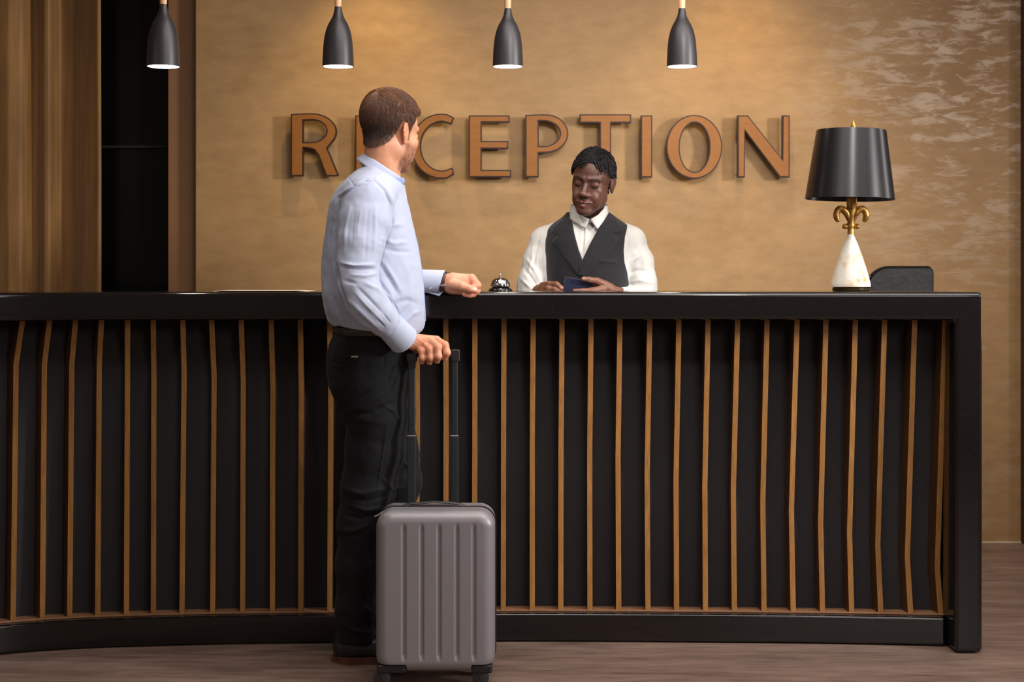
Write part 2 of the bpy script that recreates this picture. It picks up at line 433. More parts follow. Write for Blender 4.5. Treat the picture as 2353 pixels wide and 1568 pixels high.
for ch, out, holes, where in LET:
    o2 = lp(out); h2 = [lp(h) for h in holes]
    cxm = sum(p[0] for p in o2)/len(o2)
    t = thing('wall_letter', f'copper letter {ch} on the gold wall, {where}', 'sign letter', (cxm, WY, ZW(408, LF)), 'copper letters of the wall sign')
    solid(o2, h2, LF+.003, LF+.028, 'letter_body', M_BRONZE, t)
    solid(inset(o2, -.0058), [inset(h, .0058) for h in h2], LF, LF+.0035, 'letter_face', M_COPPER, t)
    b = MB()
    zs = [p[1] for p in o2]; x0 = min(p[0] for p in o2)
    for zz in (.93, .07):
        z = min(zs)+(max(zs)-min(zs))*zz; xx = x0+.02 if ch not in 'CO' else cxm
        if ch == 'T': xx = XW(1391, LF)
        if ch in 'O': z = min(zs)+(.125 if zz < .5 else .875)*0+(.012 if zz < .5 else (max(zs)-min(zs))-.012)
        if ch == 'C': z = min(zs)+(.014 if zz < .5 else (max(zs)-min(zs))-.014); xx = XW(1015, LF)
        MB().tube([(xx, LF+.02, z), (xx, WY+.002, z)], .004, 8).build('standoff_pin', M_BRONZE, t)

# ---------------------------------------------------------------- pendants
PW = [(375.5, 75, 'leftmost of the four, in front of the dark glass'), (777, 72, 'second from left, above the first letters'),
      (1167, 70, 'third from left, above the middle of the sign'), (1567, 70, 'rightmost of the four, above the letter O')]
PR = [(17.3,7.6),(24,8.4),(30,9.6),(37,11.6),(43,14.5),(49,17.8),(55,21.3),(62,24.3),(68,26.5),(74,28.3),(86,30.8),(99,32.4),(111,33.4),(123,34.1),(137,34.7),(151,35.1)]
for i, (x, wd, where) in enumerate(PW):
    d = .104*FPX/wd; k = .104/70.2; c = PX(x, 153, d)
    p = thing('pendant_lamp', f'black bottle-shaped pendant lamp, {where}', 'pendant lamp', c, 'pendant lamps over the counter')
    prof = [(r*k, (151-y)*k) for y, r in PR]
    pin = [(max(r-.0022, .002), z) for r, z in prof]
    MB().lathe(prof+[(.0, prof[0][1])][:0]+[], c).lathe([prof[-1], (prof[-1][0]-.0008, -.0012), pin[-1]]+[], c).build('shade', M_MATBLACK, p)
    MB().lathe(pin, c).build('shade_lining', M_WHITEIN, p)
    MB().lathe([(0.0001, .006), (.030, .006), (pin[-1][0]-.0006, .0025)], c).build('diffuser', M_BULB, p)
    zt = prof[0][1]
    MB().lathe([(.0001, zt-.001), (.0112, zt-.001), (.0118, zt+.03), (.0108, zt+.062), (.0001, zt+.066)], c, 24).build('wooden_neck', M_PALEWOOD, p)
    MB().tube([(c.x, c.y, c.z+zt+.06), (c.x, c.y, 2.925)], .0032, 8).lathe([(.0001, 2.925-c.z), (.05, 2.925-c.z), (.05, 2.949-c.z), (.0001, 2.949-c.z)], c, 32).build('cord', M_BLACKPLASTIC, p)
    l = bpy.data.lights.new('pendant_light', 'SPOT'); l.energy = 9; l.spot_size = math.radians(95); l.spot_blend = .6; l.shadow_soft_size = .03; l.color = (1, .88, .72)
    lo = bpy.data.objects.new('pendant_light', l); COL.objects.link(lo); lo.location = (0, 0, -.004); lo.parent = p
# ---------------------------------------------------------------- table lamp
LD = 4.86; lc = Vector((XW(1955, LD), LD, ZT)); k = LD/FPX
lamp = thing('table_lamp', 'table lamp with black drum shade, gold fleur-de-lis stem and white cone base', 'table lamp', lc)
z_of = lambda y: (669.0-y)*k
MB().lathe([(.0001, .0005), (40*k, .0005), (41.5*k, 2*k), (42*k, 6*k), (40*k, 9*k), (.0001, 9*k)], lc).build('foot', mat('tarnished_gold_foot', rgb(70, 56, 34), .35, .7, nscale=30, namt=.3), lamp)
def white_gilt():
    t = NT('white_gesso_with_gilt_wear'); n = t.noise(t.coords(), 22, 5, .6); n2 = t.noise(t.coords((1, 1, .4)), 9, 3)
    m = t.math('MULTIPLY', t.ramp(n, [(.50, (0, 0, 0)), (.60, (1, 1, 1))]), t.ramp(n2, [(.42, (0, 0, 0)), (.56, (1, 1, 1))]))
    t.color(t.mix(m, rgb(208, 201, 188), rgb(186, 140, 66))); t.b.inputs['Roughness'].default_value = .3; return t.m
cone = [(44.5, 659), (45, 656), (44, 650), (42.5, 644), (39, 630), (35, 616), (30.5, 602), (26.3, 589), (21, 575), (16.5, 562), (11.5, 550), (7.5, 541), (6.5, 537)]
MB().lathe([(r*k, z_of(y)) for r, y in cone]+[(.0001, z_of(537))], lc, 64).build('cone_base', white_gilt(), lamp)
def goldm():
    t = NT('aged_gold_leaf'); n = t.noise(t.coords(), 55, 5, .6)
    t.color(t.ramp(n, [(.3, rgb(112, 72, 28)), (.65, rgb(200, 148, 72))])); t.b.inputs['Metallic'].default_value = .75
    t.b.inputs['Roughness'].default_value = .38; t.bump(n, .35, .004); return t.m
M_GOLD = goldm()
def lam(x, y, off=0): return Vector((XW(x, LD), LD+off, ZT+z_of(y)))
def smooth_path(P, r, n=6):
    out = []; rr = []
    for i in range(len(P)-1):
        p0, p1, p2, p3 = P[max(i-1, 0)], P[i], P[i+1], P[min(i+2, len(P)-1)]
        for k in range(n):
            t = k/n; out.append(.5*((2*p1)+(p2-p0)*t+(2*p0-5*p1+4*p2-p3)*t*t+(3*p1-p0-3*p2+p3)*t**3)); rr.append(r[i]*(1-t)+r[i+1]*t)
    return out+[P[-1]], rr+[r[-1]]
st = MB()
st.lathe([(6*k, z_of(541)), (7.5*k, z_of(534)), (7*k, z_of(528)), (8*k, z_of(522)), (10*k, z_of(516)), (7*k, z_of(510))], lc, 24)
st.tube([lam(1955, 538), lam(1955.5, 520), lam(1955.5, 500), lam(1956.5, 480), lam(1957.5, 466), lam(1958, 440), lam(1958.5, 420)], [8*k, 7*k, 8.5*k, 11*k, 12.2*k, 11.5*k, 8*k], 18)
for s in (-1, 1):
    P = [(3, 514), (6, 502), (11, 490), (18, 482), (26, 480), (32, 486), (34.5, 496), (31, 505), (26, 504)]
    pp, rr = smooth_path([lam(1956+s*a, b) for a, b in P], [4*k, 6.5*k, 8.6*k, 9*k, 8.6*k, 8.2*k, 8*k, 6.5*k, 3*k]); st.tube(pp, rr, 16, squash=(.9, 1))
    pp, rr = smooth_path([lam(1955.5+s*a, b) for a, b in [(2, 524), (9, 520), (15, 521), (19, 524)]], [4*k, 5.8*k, 6.6*k, 2.5*k]); st.tube(pp, rr, 12)
st.build('fleur_stem', M_GOLD, lamp, auto=60)
MB().tube([lam(1958.5, 430), lam(1961.5, 298)], 2*k, 8).build('harp_rod', M_GOLD, lamp)
Msh = Matrix.Translation(lam(1952.5, 458)) @ Matrix.Rotation(math.radians(1.3), 4, 'Y') 
hs = 158*k
MB().lathe([(101*k, 0), (101.4*k, .001), (101*k, .003), (79*k, hs-.003), (78.6*k, hs), (77*k, hs), (77.6*k, hs-.002), (99.6*k, .002), (101*k, 0)], n=96, M=Msh).build('lamp_shade', mat('black_satin_shade', rgb(20, 17, 19), .27, spec=.38, nscale=60, namt=.05), lamp)
sp = MB()
for a in (0, 2*PI/3, 4*PI/3): sp.tube([Msh @ Vector((0, 0, hs-.004)), Msh @ Vector((77*k*math.cos(a), 77*k*math.sin(a), hs-.004))], .0015, 6)
sp.build('shade_spider', M_GOLD, lamp)
MB().lathe([(3*k, z_of(302)), (4.5*k, z_of(298)), (5.5*k, z_of(292)), (4.8*k, z_of(285)), (2.5*k, z_of(278)), (.0001, z_of(275))], (XW(1961, LD), LD, ZT), 20).build('finial', M_GOLD, lamp)

# ---------------------------------------------------------------- service bell
BD = 4.86; kb = BD/FPX; bc = Vector((XW(1150, BD), BD, ZT))
bell = thing('service_bell', 'small chrome service bell with black base on counter', 'bell', bc)
zb = lambda y: (669-y)*kb
MB().lathe([(.0001, .0005), (28*kb, .0005), (28*kb, 2*kb), (26*kb, 5*kb), (22*kb, 8*kb), (17*kb, 10.5*kb), (.0001, 11*kb)], bc, 48).build('bell_base', mat('glossy_black_enamel', rgb(20, 19, 20), .12, nscale=5), bell)
MB().lathe([(22.5*kb, zb(658)), (23*kb, zb(656)), (22*kb, zb(651)), (19.5*kb, zb(645)), (15.5*kb, zb(640.5)), (10*kb, zb(637.8)), (4*kb, zb(637)), (.0001, zb(637))], bc, 48).lathe([(22.5*kb, zb(658)), (21.5*kb, zb(658)), (19*kb, zb(647)), (.0001, zb(639))], bc, 48).build('bell_dome', M_CHROME, bell)
MB().lathe([(3*kb, zb(638)), (3*kb, zb(634.5)), (1.6*kb, zb(633.5)), (2.2*kb, zb(631)), (1.3*kb, zb(629)), (.0001, zb(628))], bc, 20).tube([bc+Vector((0, 0, .012)), bc+Vector((0, 0, zb(640)))], .004, 10).build('bell_plunger', M_CHROME, bell)

# ---------------------------------------------------------------- papers on the counter
pb = MB()
for i in range(3):
    a = .01*i
    pb.box((XW(500, 4.80)+a, 4.73-a, ZT+.0005+i*.0011), (XW(714, 4.80)-a*1.5, 4.93-a, ZT+.0011+i*.0011))
tag(pb.build('paper_stack', mat('white_paper', rgb(225, 215, 200), .7, nscale=8, namt=.03), bevel=.0004, seg=1), 'thin pile of white papers lying on the left part of the counter', 'papers')

# ---------------------------------------------------------------- office chair behind the counter
CD = 5.75; kc = CD/FPX
M_LEATHER = mat('black_leather', rgb(24, 22, 23), .38, spec=.5, nscale=18, namt=.25, bump=.8, bscale=26)
chx = XW(2072, CD)
ch = thing('office_chair', 'black leather office chair behind counter beside the table lamp', 'office chair', (chx, CD+.2, 0))
def rrect(x0, z0, x1, z1, r, n=8):
    out = []
    for cx, cz, a0 in ((x1-r[0], z1-r[0], 90), (x0+r[1], z1-r[1], 180), (x0+r[2], z0+r[2], 270), (x1-r[3], z0+r[3], 360)):
        pass
    pts = []
    for (cx, cz, rr, a0, a1) in ((x1-r[0], z1-r[0], r[0], 0, 90), (x0+r[1], z1-r[1], r[1], 90, 180), (x0+r[2], z0+r[2], r[2], 180, 270), (x1-r[3], z0+r[3], r[3], 270, 360)):
        for a in np.linspace(math.radians(a0), math.radians(a1), n): pts.append((cx+rr*math.cos(a), cz+rr*math.sin(a)))
    return pts
x0, x1 = XW(1993, CD), XW(2145, CD); ztp = ZW(615, CD)
out = rrect(x0, .55, x1, ztp, (.02, .09, .03, .03))
bk = solid(inset(out, -.004), [], CD, CD+.05, 'backrest', M_LEATHER, ch)
bv = bk.modifiers.new('b', 'BEVEL'); bv.width = .012; bv.segments = 3; bv.limit_method = 'ANGLE'; bv.angle_limit = math.radians(50)
loop = [Vector((x, CD+.02, z)) for x, z in out]; loop.append(loop[0])
MB().tube(loop, .0065, 10).build('back_frame', mat('glossy_black_frame', rgb(26, 24, 25), .12, spec=.6, nscale=5), ch)
MB().box((x0+.01, CD+.05, .44), (x1-.01, CD+.5, .53)).build('seat', M_LEATHER, ch, bevel=.03, seg=4)
MB().tube([(chx, CD+.28, .10), (chx, CD+.28, .44)], .025, 16).build('gas_lift', M_CHROME, ch)
bs = MB()
for i in range(5):
    a = i*2*PI/5+.3; bs.tube([(chx, CD+.28, .11), (chx+.27*math.cos(a), CD+.28+.27*math.sin(a), .07)], [.028, .016], 10)
bs.build('star_base', M_BLACKPLASTIC, ch)
for i in range(5):
    a = i*2*PI/5+.3; X = chx+.27*math.cos(a); Y = CD+.28+.27*math.sin(a)
    MB().tube([(X-.02, Y, .028), (X+.02, Y, .028)], .027, 16).tube([(X, Y, .03), (X, Y, .075)], .006, 8).build('caster', M_BLACKPLASTIC, ch)
for s in (-1, 1):
    MB().tube([(chx+s*.14, CD+.1, .53), (chx+s*.165, CD+.1, .72), (chx+s*.165, CD+.34, .72), (chx+s*.14, CD+.38, .53)], .012, 8).build('armrest', M_BLACKPLASTIC, ch)

# ---------------------------------------------------------------- implicit-surface sculpting
class Field:
    def __init__(s, lo, hi, h):
        s.lo = np.array(lo, float); s.h = h
        n = np.ceil((np.array(hi)-s.lo)/h).astype(int)+1
        s.ax = [s.lo[i]+h*np.arange(n[i]) for i in range(3)]
        s.f = np.full(tuple(n), 1.0, dtype=np.float32)
    def _sub(s, lo, hi):
        sl = []
        for i in range(3):
            a = int(max(0, math.floor((lo[i]-s.lo[i])/s.h))); b = int(min(len(s.ax[i]), math.ceil((hi[i]-s.lo[i])/s.h)+1))
            sl.append(slice(a, max(a, b)))
        X = s.ax[0][sl[0]][:, None, None].astype(np.float32); Y = s.ax[1][sl[1]][None, :, None].astype(np.float32); Z = s.ax[2][sl[2]][None, None, :].astype(np.float32)
        return tuple(sl), X, Y, Z
    def op(s, prim, k=.01, mode='u'):
        fn, lo, hi = prim; m = k+3*s.h+ .01
        sl, X, Y, Z = s._sub(np.array(lo)-m, np.array(hi)+m)
        if 0 in s.f[sl].shape: return s
        d = fn(X, Y, Z).astype(np.float32); f = s.f[sl]
        if mode == 'u':
            if k > 0:
                hh = np.clip(.5+.5*(f-d)/k, 0, 1); r = f*(1-hh)+d*hh-k*hh*(1-hh)
            else: r = np.minimum(f, d)
        else:
            d = -d if mode == 's' else d
            if k > 0:
                hh = np.clip(.5-.5*(f-d)/k, 0, 1); r = f*(1-hh)+d*hh+k*hh*(1-hh)
            else: r = np.maximum(f, d)
        s.f[sl] = r; return s
    def cut(s, fn, k=.004):      # keep where fn < 0, everywhere
        X = s.ax[0][:, None, None]; Y = s.ax[1][None, :, None]; Z = s.ax[2][None, None, :]
        d = np.broadcast_to(fn(X, Y, Z), s.f.shape).astype(np.float32); f = s.f
        hh = np.clip(.5-.5*(f-d)/k, 0, 1); s.f = f*(1-hh)+d*hh+k*hh*(1-hh); return s
    def nets(s):
        f = s.f.copy()
        for a in range(3):      # close against the grid border
            ix = [slice(None)]*3; ix[a] = 0; f[tuple(ix)] = np.maximum(f[tuple(ix)], s.h*.5); ix[a] = -1; f[tuple(ix)] = np.maximum(f[tuple(ix)], s.h*.5)
        ins = f < 0; n = np.array(f.shape)-1
        c = np.zeros(tuple(n), np.int8)
        for i in (0, 1):
            for j in (0, 1):
                for k in (0, 1): c += ins[i:n[0]+i, j:n[1]+j, k:n[2]+k]
        act = (c > 0) & (c < 8); I = np.argwhere(act)
        idx = np.full(tuple(n), -1, np.int64); idx[act] = np.arange(len(I))
        acc = np.zeros((len(I), 3)); cnt = np.zeros(len(I)); cor = {}
        for i in (0, 1):
            for j in (0, 1):
                for k in (0, 1): cor[(i, j, k)] = f[I[:, 0]+i, I[:, 1]+j, I[:, 2]+k].astype(float)
        for a in range(3):
            o = [b for b in range(3) if b != a]
            for u in (0, 1):
                for v in (0, 1):
                    p0 = [0, 0, 0]; p0[o[0]] = u; p0[o[1]] = v; p1 = list(p0); p1[a] = 1
                    A = cor[tuple(p0)]; B = cor[tuple(p1)]; cr = (A < 0) != (B < 0)
                    t = np.where(cr, A/np.where(cr, A-B, 1), 0)
                    q = np.tile(np.array(p0, float), (len(I), 1)); q[:, a] = t
                    acc += q*cr[:, None]; cnt += cr
        V = s.lo+s.h*(I+acc/cnt[:, None]); Q = []
        for a in range(3):
            b, cc = (a+1) % 3, (a+2) % 3
            s0 = [slice(None)]*3; s1 = [slice(None)]*3; s0[a] = slice(0, -1); s1[a] = slice(1, None)
            A = ins[tuple(s0)]; B = ins[tuple(s1)]; E = np.argwhere(A != B)
            E = E[(E[:, b] > 0) & (E[:, cc] > 0) & (E[:, b] < n[b]) & (E[:, cc] < n[cc])]
            eb = np.eye(3, dtype=int)[b]; ec = np.eye(3, dtype=int)[cc]
            g = lambda K: idx[K[:, 0], K[:, 1], K[:, 2]]
            q = np.stack([g(E-eb-ec), g(E-ec), g(E), g(E-eb)], 1)
            inn = A[E[:, 0], E[:, 1], E[:, 2]]
            q[~inn] = q[~inn][:, ::-1]; Q.append(q)
        Q = np.concatenate(Q); Q = Q[(Q >= 0).all(1)]
        return V, Q
def vnormals(V, Q):
    N = np.zeros_like(V); n = np.cross(V[Q[:, 2]]-V[Q[:, 0]], V[Q[:, 3]]-V[Q[:, 1]])
    for k in range(4): np.add.at(N, Q[:, k], n)
    return N/np.maximum(np.linalg.norm(N, axis=1), 1e-12)[:, None]
def relax(V, Q, it=1, w=.5):
    for _ in range(it):
        S = np.zeros_like(V); c = np.zeros(len(V))
        for a, b in ((0, 1), (1, 2), (2, 3), (3, 0)):
            np.add.at(S, Q[:, a], V[Q[:, b]]); np.add.at(S, Q[:, b], V[Q[:, a]]); np.add.at(c, Q[:, a], 1); np.add.at(c, Q[:, b], 1)
        V = V*(1-w)+w*S/np.maximum(c, 1)[:, None]
    return V
# primitives: (function, lo, hi)
def ell(c, r, R=None):
    c = np.array(c, float); r = np.array(r if hasattr(r, '__len__') else (r, r, r), float); m = r.max()
    RT = None if R is None else np.array(R.transposed() if hasattr(R, 'transposed') else R)
    def fn(X, Y, Z):
        x, y, z = X-c[0], Y-c[1], Z-c[2]
        if RT is not None: x, y, z = [RT[i, 0]*x+RT[i, 1]*y+RT[i, 2]*z for i in range(3)]
        q = np.sqrt((x/r[0])**2+(y/r[1])**2+(z/r[2])**2); g = np.sqrt((x/r[0]**2)**2+(y/r[1]**2)**2+(z/r[2]**2)**2)
        return q*(q-1)/np.maximum(g, 1e-6)
    return fn, c-m, c+m
def con(a, b, ra, rb, sq=None):
    a = np.array(a, float); b = np.array(b, float); ab = b-a; L2 = max(float(ab@ab), 1e-9); m = max(ra, rb)
    def fn(X, Y, Z):
        x, y, z = X-a[0], Y-a[1], Z-a[2]; t = np.clip((x*ab[0]+y*ab[1]+z*ab[2])/L2, 0, 1)
        dx, dy, dz = x-t*ab[0], y-t*ab[1], z-t*ab[2]
        if sq is not None:
            return (np.sqrt((dx/sq[0])**2+(dy/sq[1])**2+(dz/sq[2])**2)-(ra+t*(rb-ra)))*min(sq)
        return np.sqrt(dx*dx+dy*dy+dz*dz)-(ra+t*(rb-ra))
    mm = m*(max(sq) if sq is not None else 1)
    return fn, np.minimum(a, b)-mm, np.maximum(a, b)+mm
def chain(F, pts, k=.006):
    for p, q in zip(pts[:-1], pts[1:]): F.op(con(p[0], q[0], p[1], q[1]), k)
def loft(rows, pw=2.3):       # rows (z, x0, x1, cy, b), z descending or ascending
    R = np.array(sorted(rows)); z = R[:, 0]; cx = (R[:, 1]+R[:, 2])/2; a = (R[:, 2]-R[:, 1])/2; cy = R[:, 3]; b = R[:, 4]
    zz = np.linspace(z[0], z[-1], 200)
    def sm(v):
        u = np.interp(zz, z, v); k = np.exp(-np.linspace(-2, 2, 15)**2); k /= k.sum()
        return np.convolve(np.concatenate([np.full(7, u[0]), u, np.full(7, u[-1])]), k, 'valid')
    T = [sm(v) for v in (cx, a, cy, b)]
    def fn(X, Y, Z):
        c, aa, yy, bb = [np.interp(Z, zz, t) for t in T]
        q = (np.abs((X-c)/aa)**pw+np.abs((Y-yy)/bb)**pw)**(1/pw)
        d = (q-1)*np.minimum(aa, bb)
        return np.maximum(d, np.maximum(z[0]-Z, Z-z[-1]))
    return fn, (R[:, 1].min(), (cy-b).min(), z[0]), (R[:, 2].max(), (cy+b).max(), z[-1])
_tab = RNG.random((48, 48, 48)).astype(np.float32)
def vnoise(P, sc):
    q = P*sc+100.0; i = np.floor(q).astype(int); f = q-i; f = f*f*(3-2*f); r = 0
    for a in (0, 1):
        for b in (0, 1):
            for c in (0, 1):
                w = (f[:, 0] if a else 1-f[:, 0])*(f[:, 1] if b else 1-f[:, 1])*(f[:, 2] if c else 1-f[:, 2])
                r = r+w*_tab[(i[:, 0]+a) % 48, (i[:, 1]+b) % 48, (i[:, 2]+c) % 48]
    return r*2-1
def topx(V): return np.stack([CX+V[:, 0]*FPX/V[:, 1], HZ-(V[:, 2]-CH)*FPX/V[:, 1]], 1)
def folds(V, Q, L, front=True):
    N = vnormals(V, Q); p = topx(V); D = np.zeros(len(V)); sd = np.clip(-N[:, 1]*1.6, 0, 1) if front else 1
    for pts, wd, amp in L:      # polyline in px, width px, height mm
        P = np.array(pts, float); best = np.full(len(V), 1e9); tt = np.zeros(len(V)); n = len(P)-1
        for i in range(n):
            a, b = P[i], P[i+1]; ab = b-a; t = np.clip(((p-a)@ab)/(ab@ab), 0, 1)
            d = np.linalg.norm(p-(a+t[:, None]*ab), axis=1); m = d < best; best[m] = d[m]; tt[m] = (i+t[m])/n
        D += amp*.001*np.exp(-(best/wd)**2)*np.sin(np.clip(tt*.96+.02, 0, 1)*PI)**.5
    return V+N*(D*sd)[:, None]
def inpoly(p, poly):
    poly = np.array(poly, float); x, y = p[:, 0], p[:, 1]; r = np.zeros(len(p), bool); j = len(poly)-1
    for i in range(len(poly)):
        xi, yi = poly[i]; xj, yj = poly[j]
        r ^= ((yi > y) != (yj > y)) & (x < (xj-xi)*(y-yi)/(yj-yi+1e-12)+xi); j = i
    return r
def polydist(p, poly):     # signed distance, negative inside
    P = np.array(poly, float); best = np.full(len(p), 1e9)
    for i in range(len(P)):
        a, b = P[i-1], P[i]; ab = b-a; t = np.clip(((p-a)@ab)/(ab@ab+1e-12), 0, 1)
        best = np.minimum(best, np.linalg.norm(p-(a+t[:, None]*ab), axis=1))
    return np.where(inpoly(p, poly), -best, best)
def relief(V, Q, poly, amp, edge=1.5, front=True):
    N = vnormals(V, Q); d = polydist(topx(V), poly); w = np.clip(.5-d/(2*edge), 0, 1)
    if front: w = w*(N[:, 1] < .1)
    return V+N*(amp*.001*w)[:, None]
def merge(parts):
    Vs = []; Qs = []; n = 0
    for V, Q in parts: Vs.append(V); Qs.append(Q+n); n += len(V)
    return np.concatenate(Vs), np.concatenate(Qs)
def vcol(o, C, name='tint'):
    a = o.data.color_attributes.new(name, 'FLOAT_COLOR', 'POINT'); C4 = np.ones((len(C), 4), np.float32); C4[:, :3] = C; a.data.foreach_set('color', C4.ravel())
def tinted(name, rough, bump=.1, bscale=300, sss=.1, spec=.5):
    t = NT(name); a = t.node('ShaderNodeAttribute', attribute_name='tint')
    n = t.noise(t.coords(), 60, 5, .6); c = t.mix(.25, a.outputs['Color'], t.ramp(n, [(.3, (.55, .50, .48)), (.7, (1.2, 1.15, 1.12))]), 'MULTIPLY')
    t.color(c); t.b.inputs['Roughness'].default_value = rough; t.b.inputs['Specular IOR Level'].default_value = spec
    if sss: t.b.inputs['Subsurface Weight'].default_value = sss; t.b.inputs['Subsurface Radius'].default_value = (.012, .004, .002); t.b.inputs['Subsurface Scale'].default_value = .4
    t.bump(t.noise(t.coords(), bscale, 3), bump, .001)
    return t.m

# ---------------------------------------------------------------- suitcase
SF = 4.19; ks = SF/FPX
def X_(x): return XW(x, SF)
def Z_(y): return ZW(y, SF)
sx0, sx1, sz0, sz1 = X_(862), X_(1137), Z_(1548), Z_(1177); SB = SF+.165
case = thing('suitcase', 'grey hard-shell cabin suitcase with vertical ribs and raised handle in front of counter', 'suitcase', ((sx0+sx1)/2, SF+.1, 0))
def rbox(c, hf, r, rx=None):
    def fn(X, Y, Z):
        qx, qy, qz = np.abs(X-c[0])-hf[0]+r, np.abs(Y-c[1])-hf[1]+r, np.abs(Z-c[2])-hf[2]+r
        return np.sqrt(np.maximum(qx, 0)**2+np.maximum(qy, 0)**2+np.maximum(qz, 0)**2)+np.minimum(np.maximum(qx, np.maximum(qy, qz)), 0)-r
    return fn
def boxround2(X, Y, Z, c, hf, rc, re):     # corner radius rc in the XZ outline, edge radius re towards the front
    qx, qz = np.abs(X-c[0])-hf[0]+rc, np.abs(Z-c[2])-hf[2]+rc
    d2 = np.sqrt(np.maximum(qx, 0)**2+np.maximum(qz, 0)**2)+np.minimum(np.maximum(qx, qz), 0)-rc
    dy = np.abs(Y-c[1])-hf[1]
    a, b = d2+re, dy+re
    return np.sqrt(np.maximum(a, 0)**2+np.maximum(b, 0)**2)+np.minimum(np.maximum(a, b), 0)-re
cc = ((sx0+sx1)/2, SF+.10, (sz0+sz1)/2); hf = ((sx1-sx0)/2, .10, (sz1-sz0)/2)
F = Field((sx0-.01, SF-.01, sz0-.01), (sx1+.01, SF+.10, sz1+.01), .0022)
gx = [X_(v) for v in (928, 969, 1009, 1050, 1089)]
def shell(X, Y, Z):
    d = boxround2(X, Y, Z, cc, hf, .048, .034)
    g = 0
    zt, zb = Z_(1203), Z_(1522)
    e = np.clip((zt-Z)/.02, 0, 1)*np.clip((Z-zb)/.02, 0, 1)
    for x in gx: g = g+np.exp(-((X-x)/.0052)**4)
    dd = d+.0058*g*e*(Y < SF+.03)
    rc = np.maximum(np.maximum(X_(932)-X, Z-Z_(1526))*0-1, -1)
    return np.maximum(dd, Y-(SF+.092))
F.op((shell, (sx0, SF, sz0), (sx1, SF+.1, sz1)), 0)
for xa, xb in ((sx0-.02, X_(933)), (X_(1082), sx1+.02)):      # notches for the wheel housings
    c2 = ((xa+xb)/2, SF+.10, sz0-.012+.012)
    F.op((rbox(c2, ((xb-xa)/2, .2, Z_(1530)-sz0), .006), (xa, SF-.2, sz0-.05), (xb, SF+.3, Z_(1528))), .002, 's')
V, Q = F.nets()
M_CASE = mat('grey_polycarbonate', rgb(134, 128, 131), .40, .25, nscale=220, namt=.08, bump=.12, bscale=700)
mesh('front_shell', V, Q, M_CASE, case)
F = Field((sx0-.01, SF+.09, sz0-.01), (sx1+.01, SB+.01, sz1+.01), .003)
F.op((lambda X, Y, Z: np.maximum(boxround2(X, Y, Z, cc, hf, .048, .034), (SF+.108)-Y), (sx0, SF+.1, sz0), (sx1, SB, sz1)), 0)
V, Q = F.nets(); mesh('back_shell', V, Q, M_CASE, case)
def ring(c, hf, r, g): return [(x, z) for x, z in rrect(c[0]-hf[0]-g, c[2]-hf[2]-g, c[0]+hf[0]+g, c[2]+hf[2]+g, (r, r, r, r), 10)]
solid(ring(cc, hf, .048, .0005), [], SF+.091, SF+.109, 'zip_band', mat('black_zip_tape', rgb(30, 27, 28), .6, nscale=100, namt=.2), case)
zz = MB(); lo = [Vector((x, SF+.10, z)) for x, z in ring(cc, hf, .048, .0015)]; zz.tube(lo+[lo[0]], .0018, 6)
zz.build('zip', mat('dark_zip_metal', rgb(70, 64, 64), .35, .6, nscale=300, namt=.3), case)
MB().tube([PX(898, 1168, SF+.098), PX(890, 1171, SF+.094), PX(866, 1186, SF+.088), PX(861, 1188, SF+.088)], [.003, .0028, .0022, .003], 8).build('zip_puller', mat('pale_metal', rgb(170, 160, 150), .3, .8, nscale=50), case)
# wheel housings and wheels
for (xa, xb, xw) in ((866, 932, 876), (1083, 1131, 1104)):
    for y0 in (SF+.008, SB-.055):
        h = MB().box((X_(xa), y0, Z_(1560)+.012), (X_(xb), y0+.047, Z_(1531)))
        h.build('wheel_housing', M_BLACKPLASTIC, case, bevel=.006, seg=3)
        xc = X_(xw); yc = y0+.024; R = .0245
        whl = MB()
        for dy in (-.014, .006):
            whl.lathe([(.0001, 0), (R*.55, 0), (R*.62, .001), (R*.9, .0005), (R, .002), (R, .0065), (R*.9, .008), (.0001, .008)], n=32, M=Matrix.Translation((xc, yc+dy+.008, R)) @ Matrix.Rotation(PI/2, 4, 'X'))
        wo = whl.build('wheel', mat('dark_wheel_rubber', rgb(44, 43, 45), .4, nscale=40), case)
        MB().tube([(xc, yc-.016, R), (xc, yc+.016, R)], .004, 10).box((xc-.009, yc-.005, R), (xc+.009, yc+.003, Z_(1543))).build('wheel_fork', M_BLACKPLASTIC, case, bevel=.002)
# top carry handle
hp = [PX(926, 1163, SF+.12), PX(945, 1158, SF+.12), PX(995, 1154, SF+.12), PX(1040, 1156, SF+.12), PX(1068, 1162, SF+.12)]
MB().tube([(p.x, p.y, p.z) for p in hp], .0065, 12, squash=(1.6, .5)).build('carry_handle', mat('dark_rubber', rgb(58, 52, 54), .5, nscale=60), case)
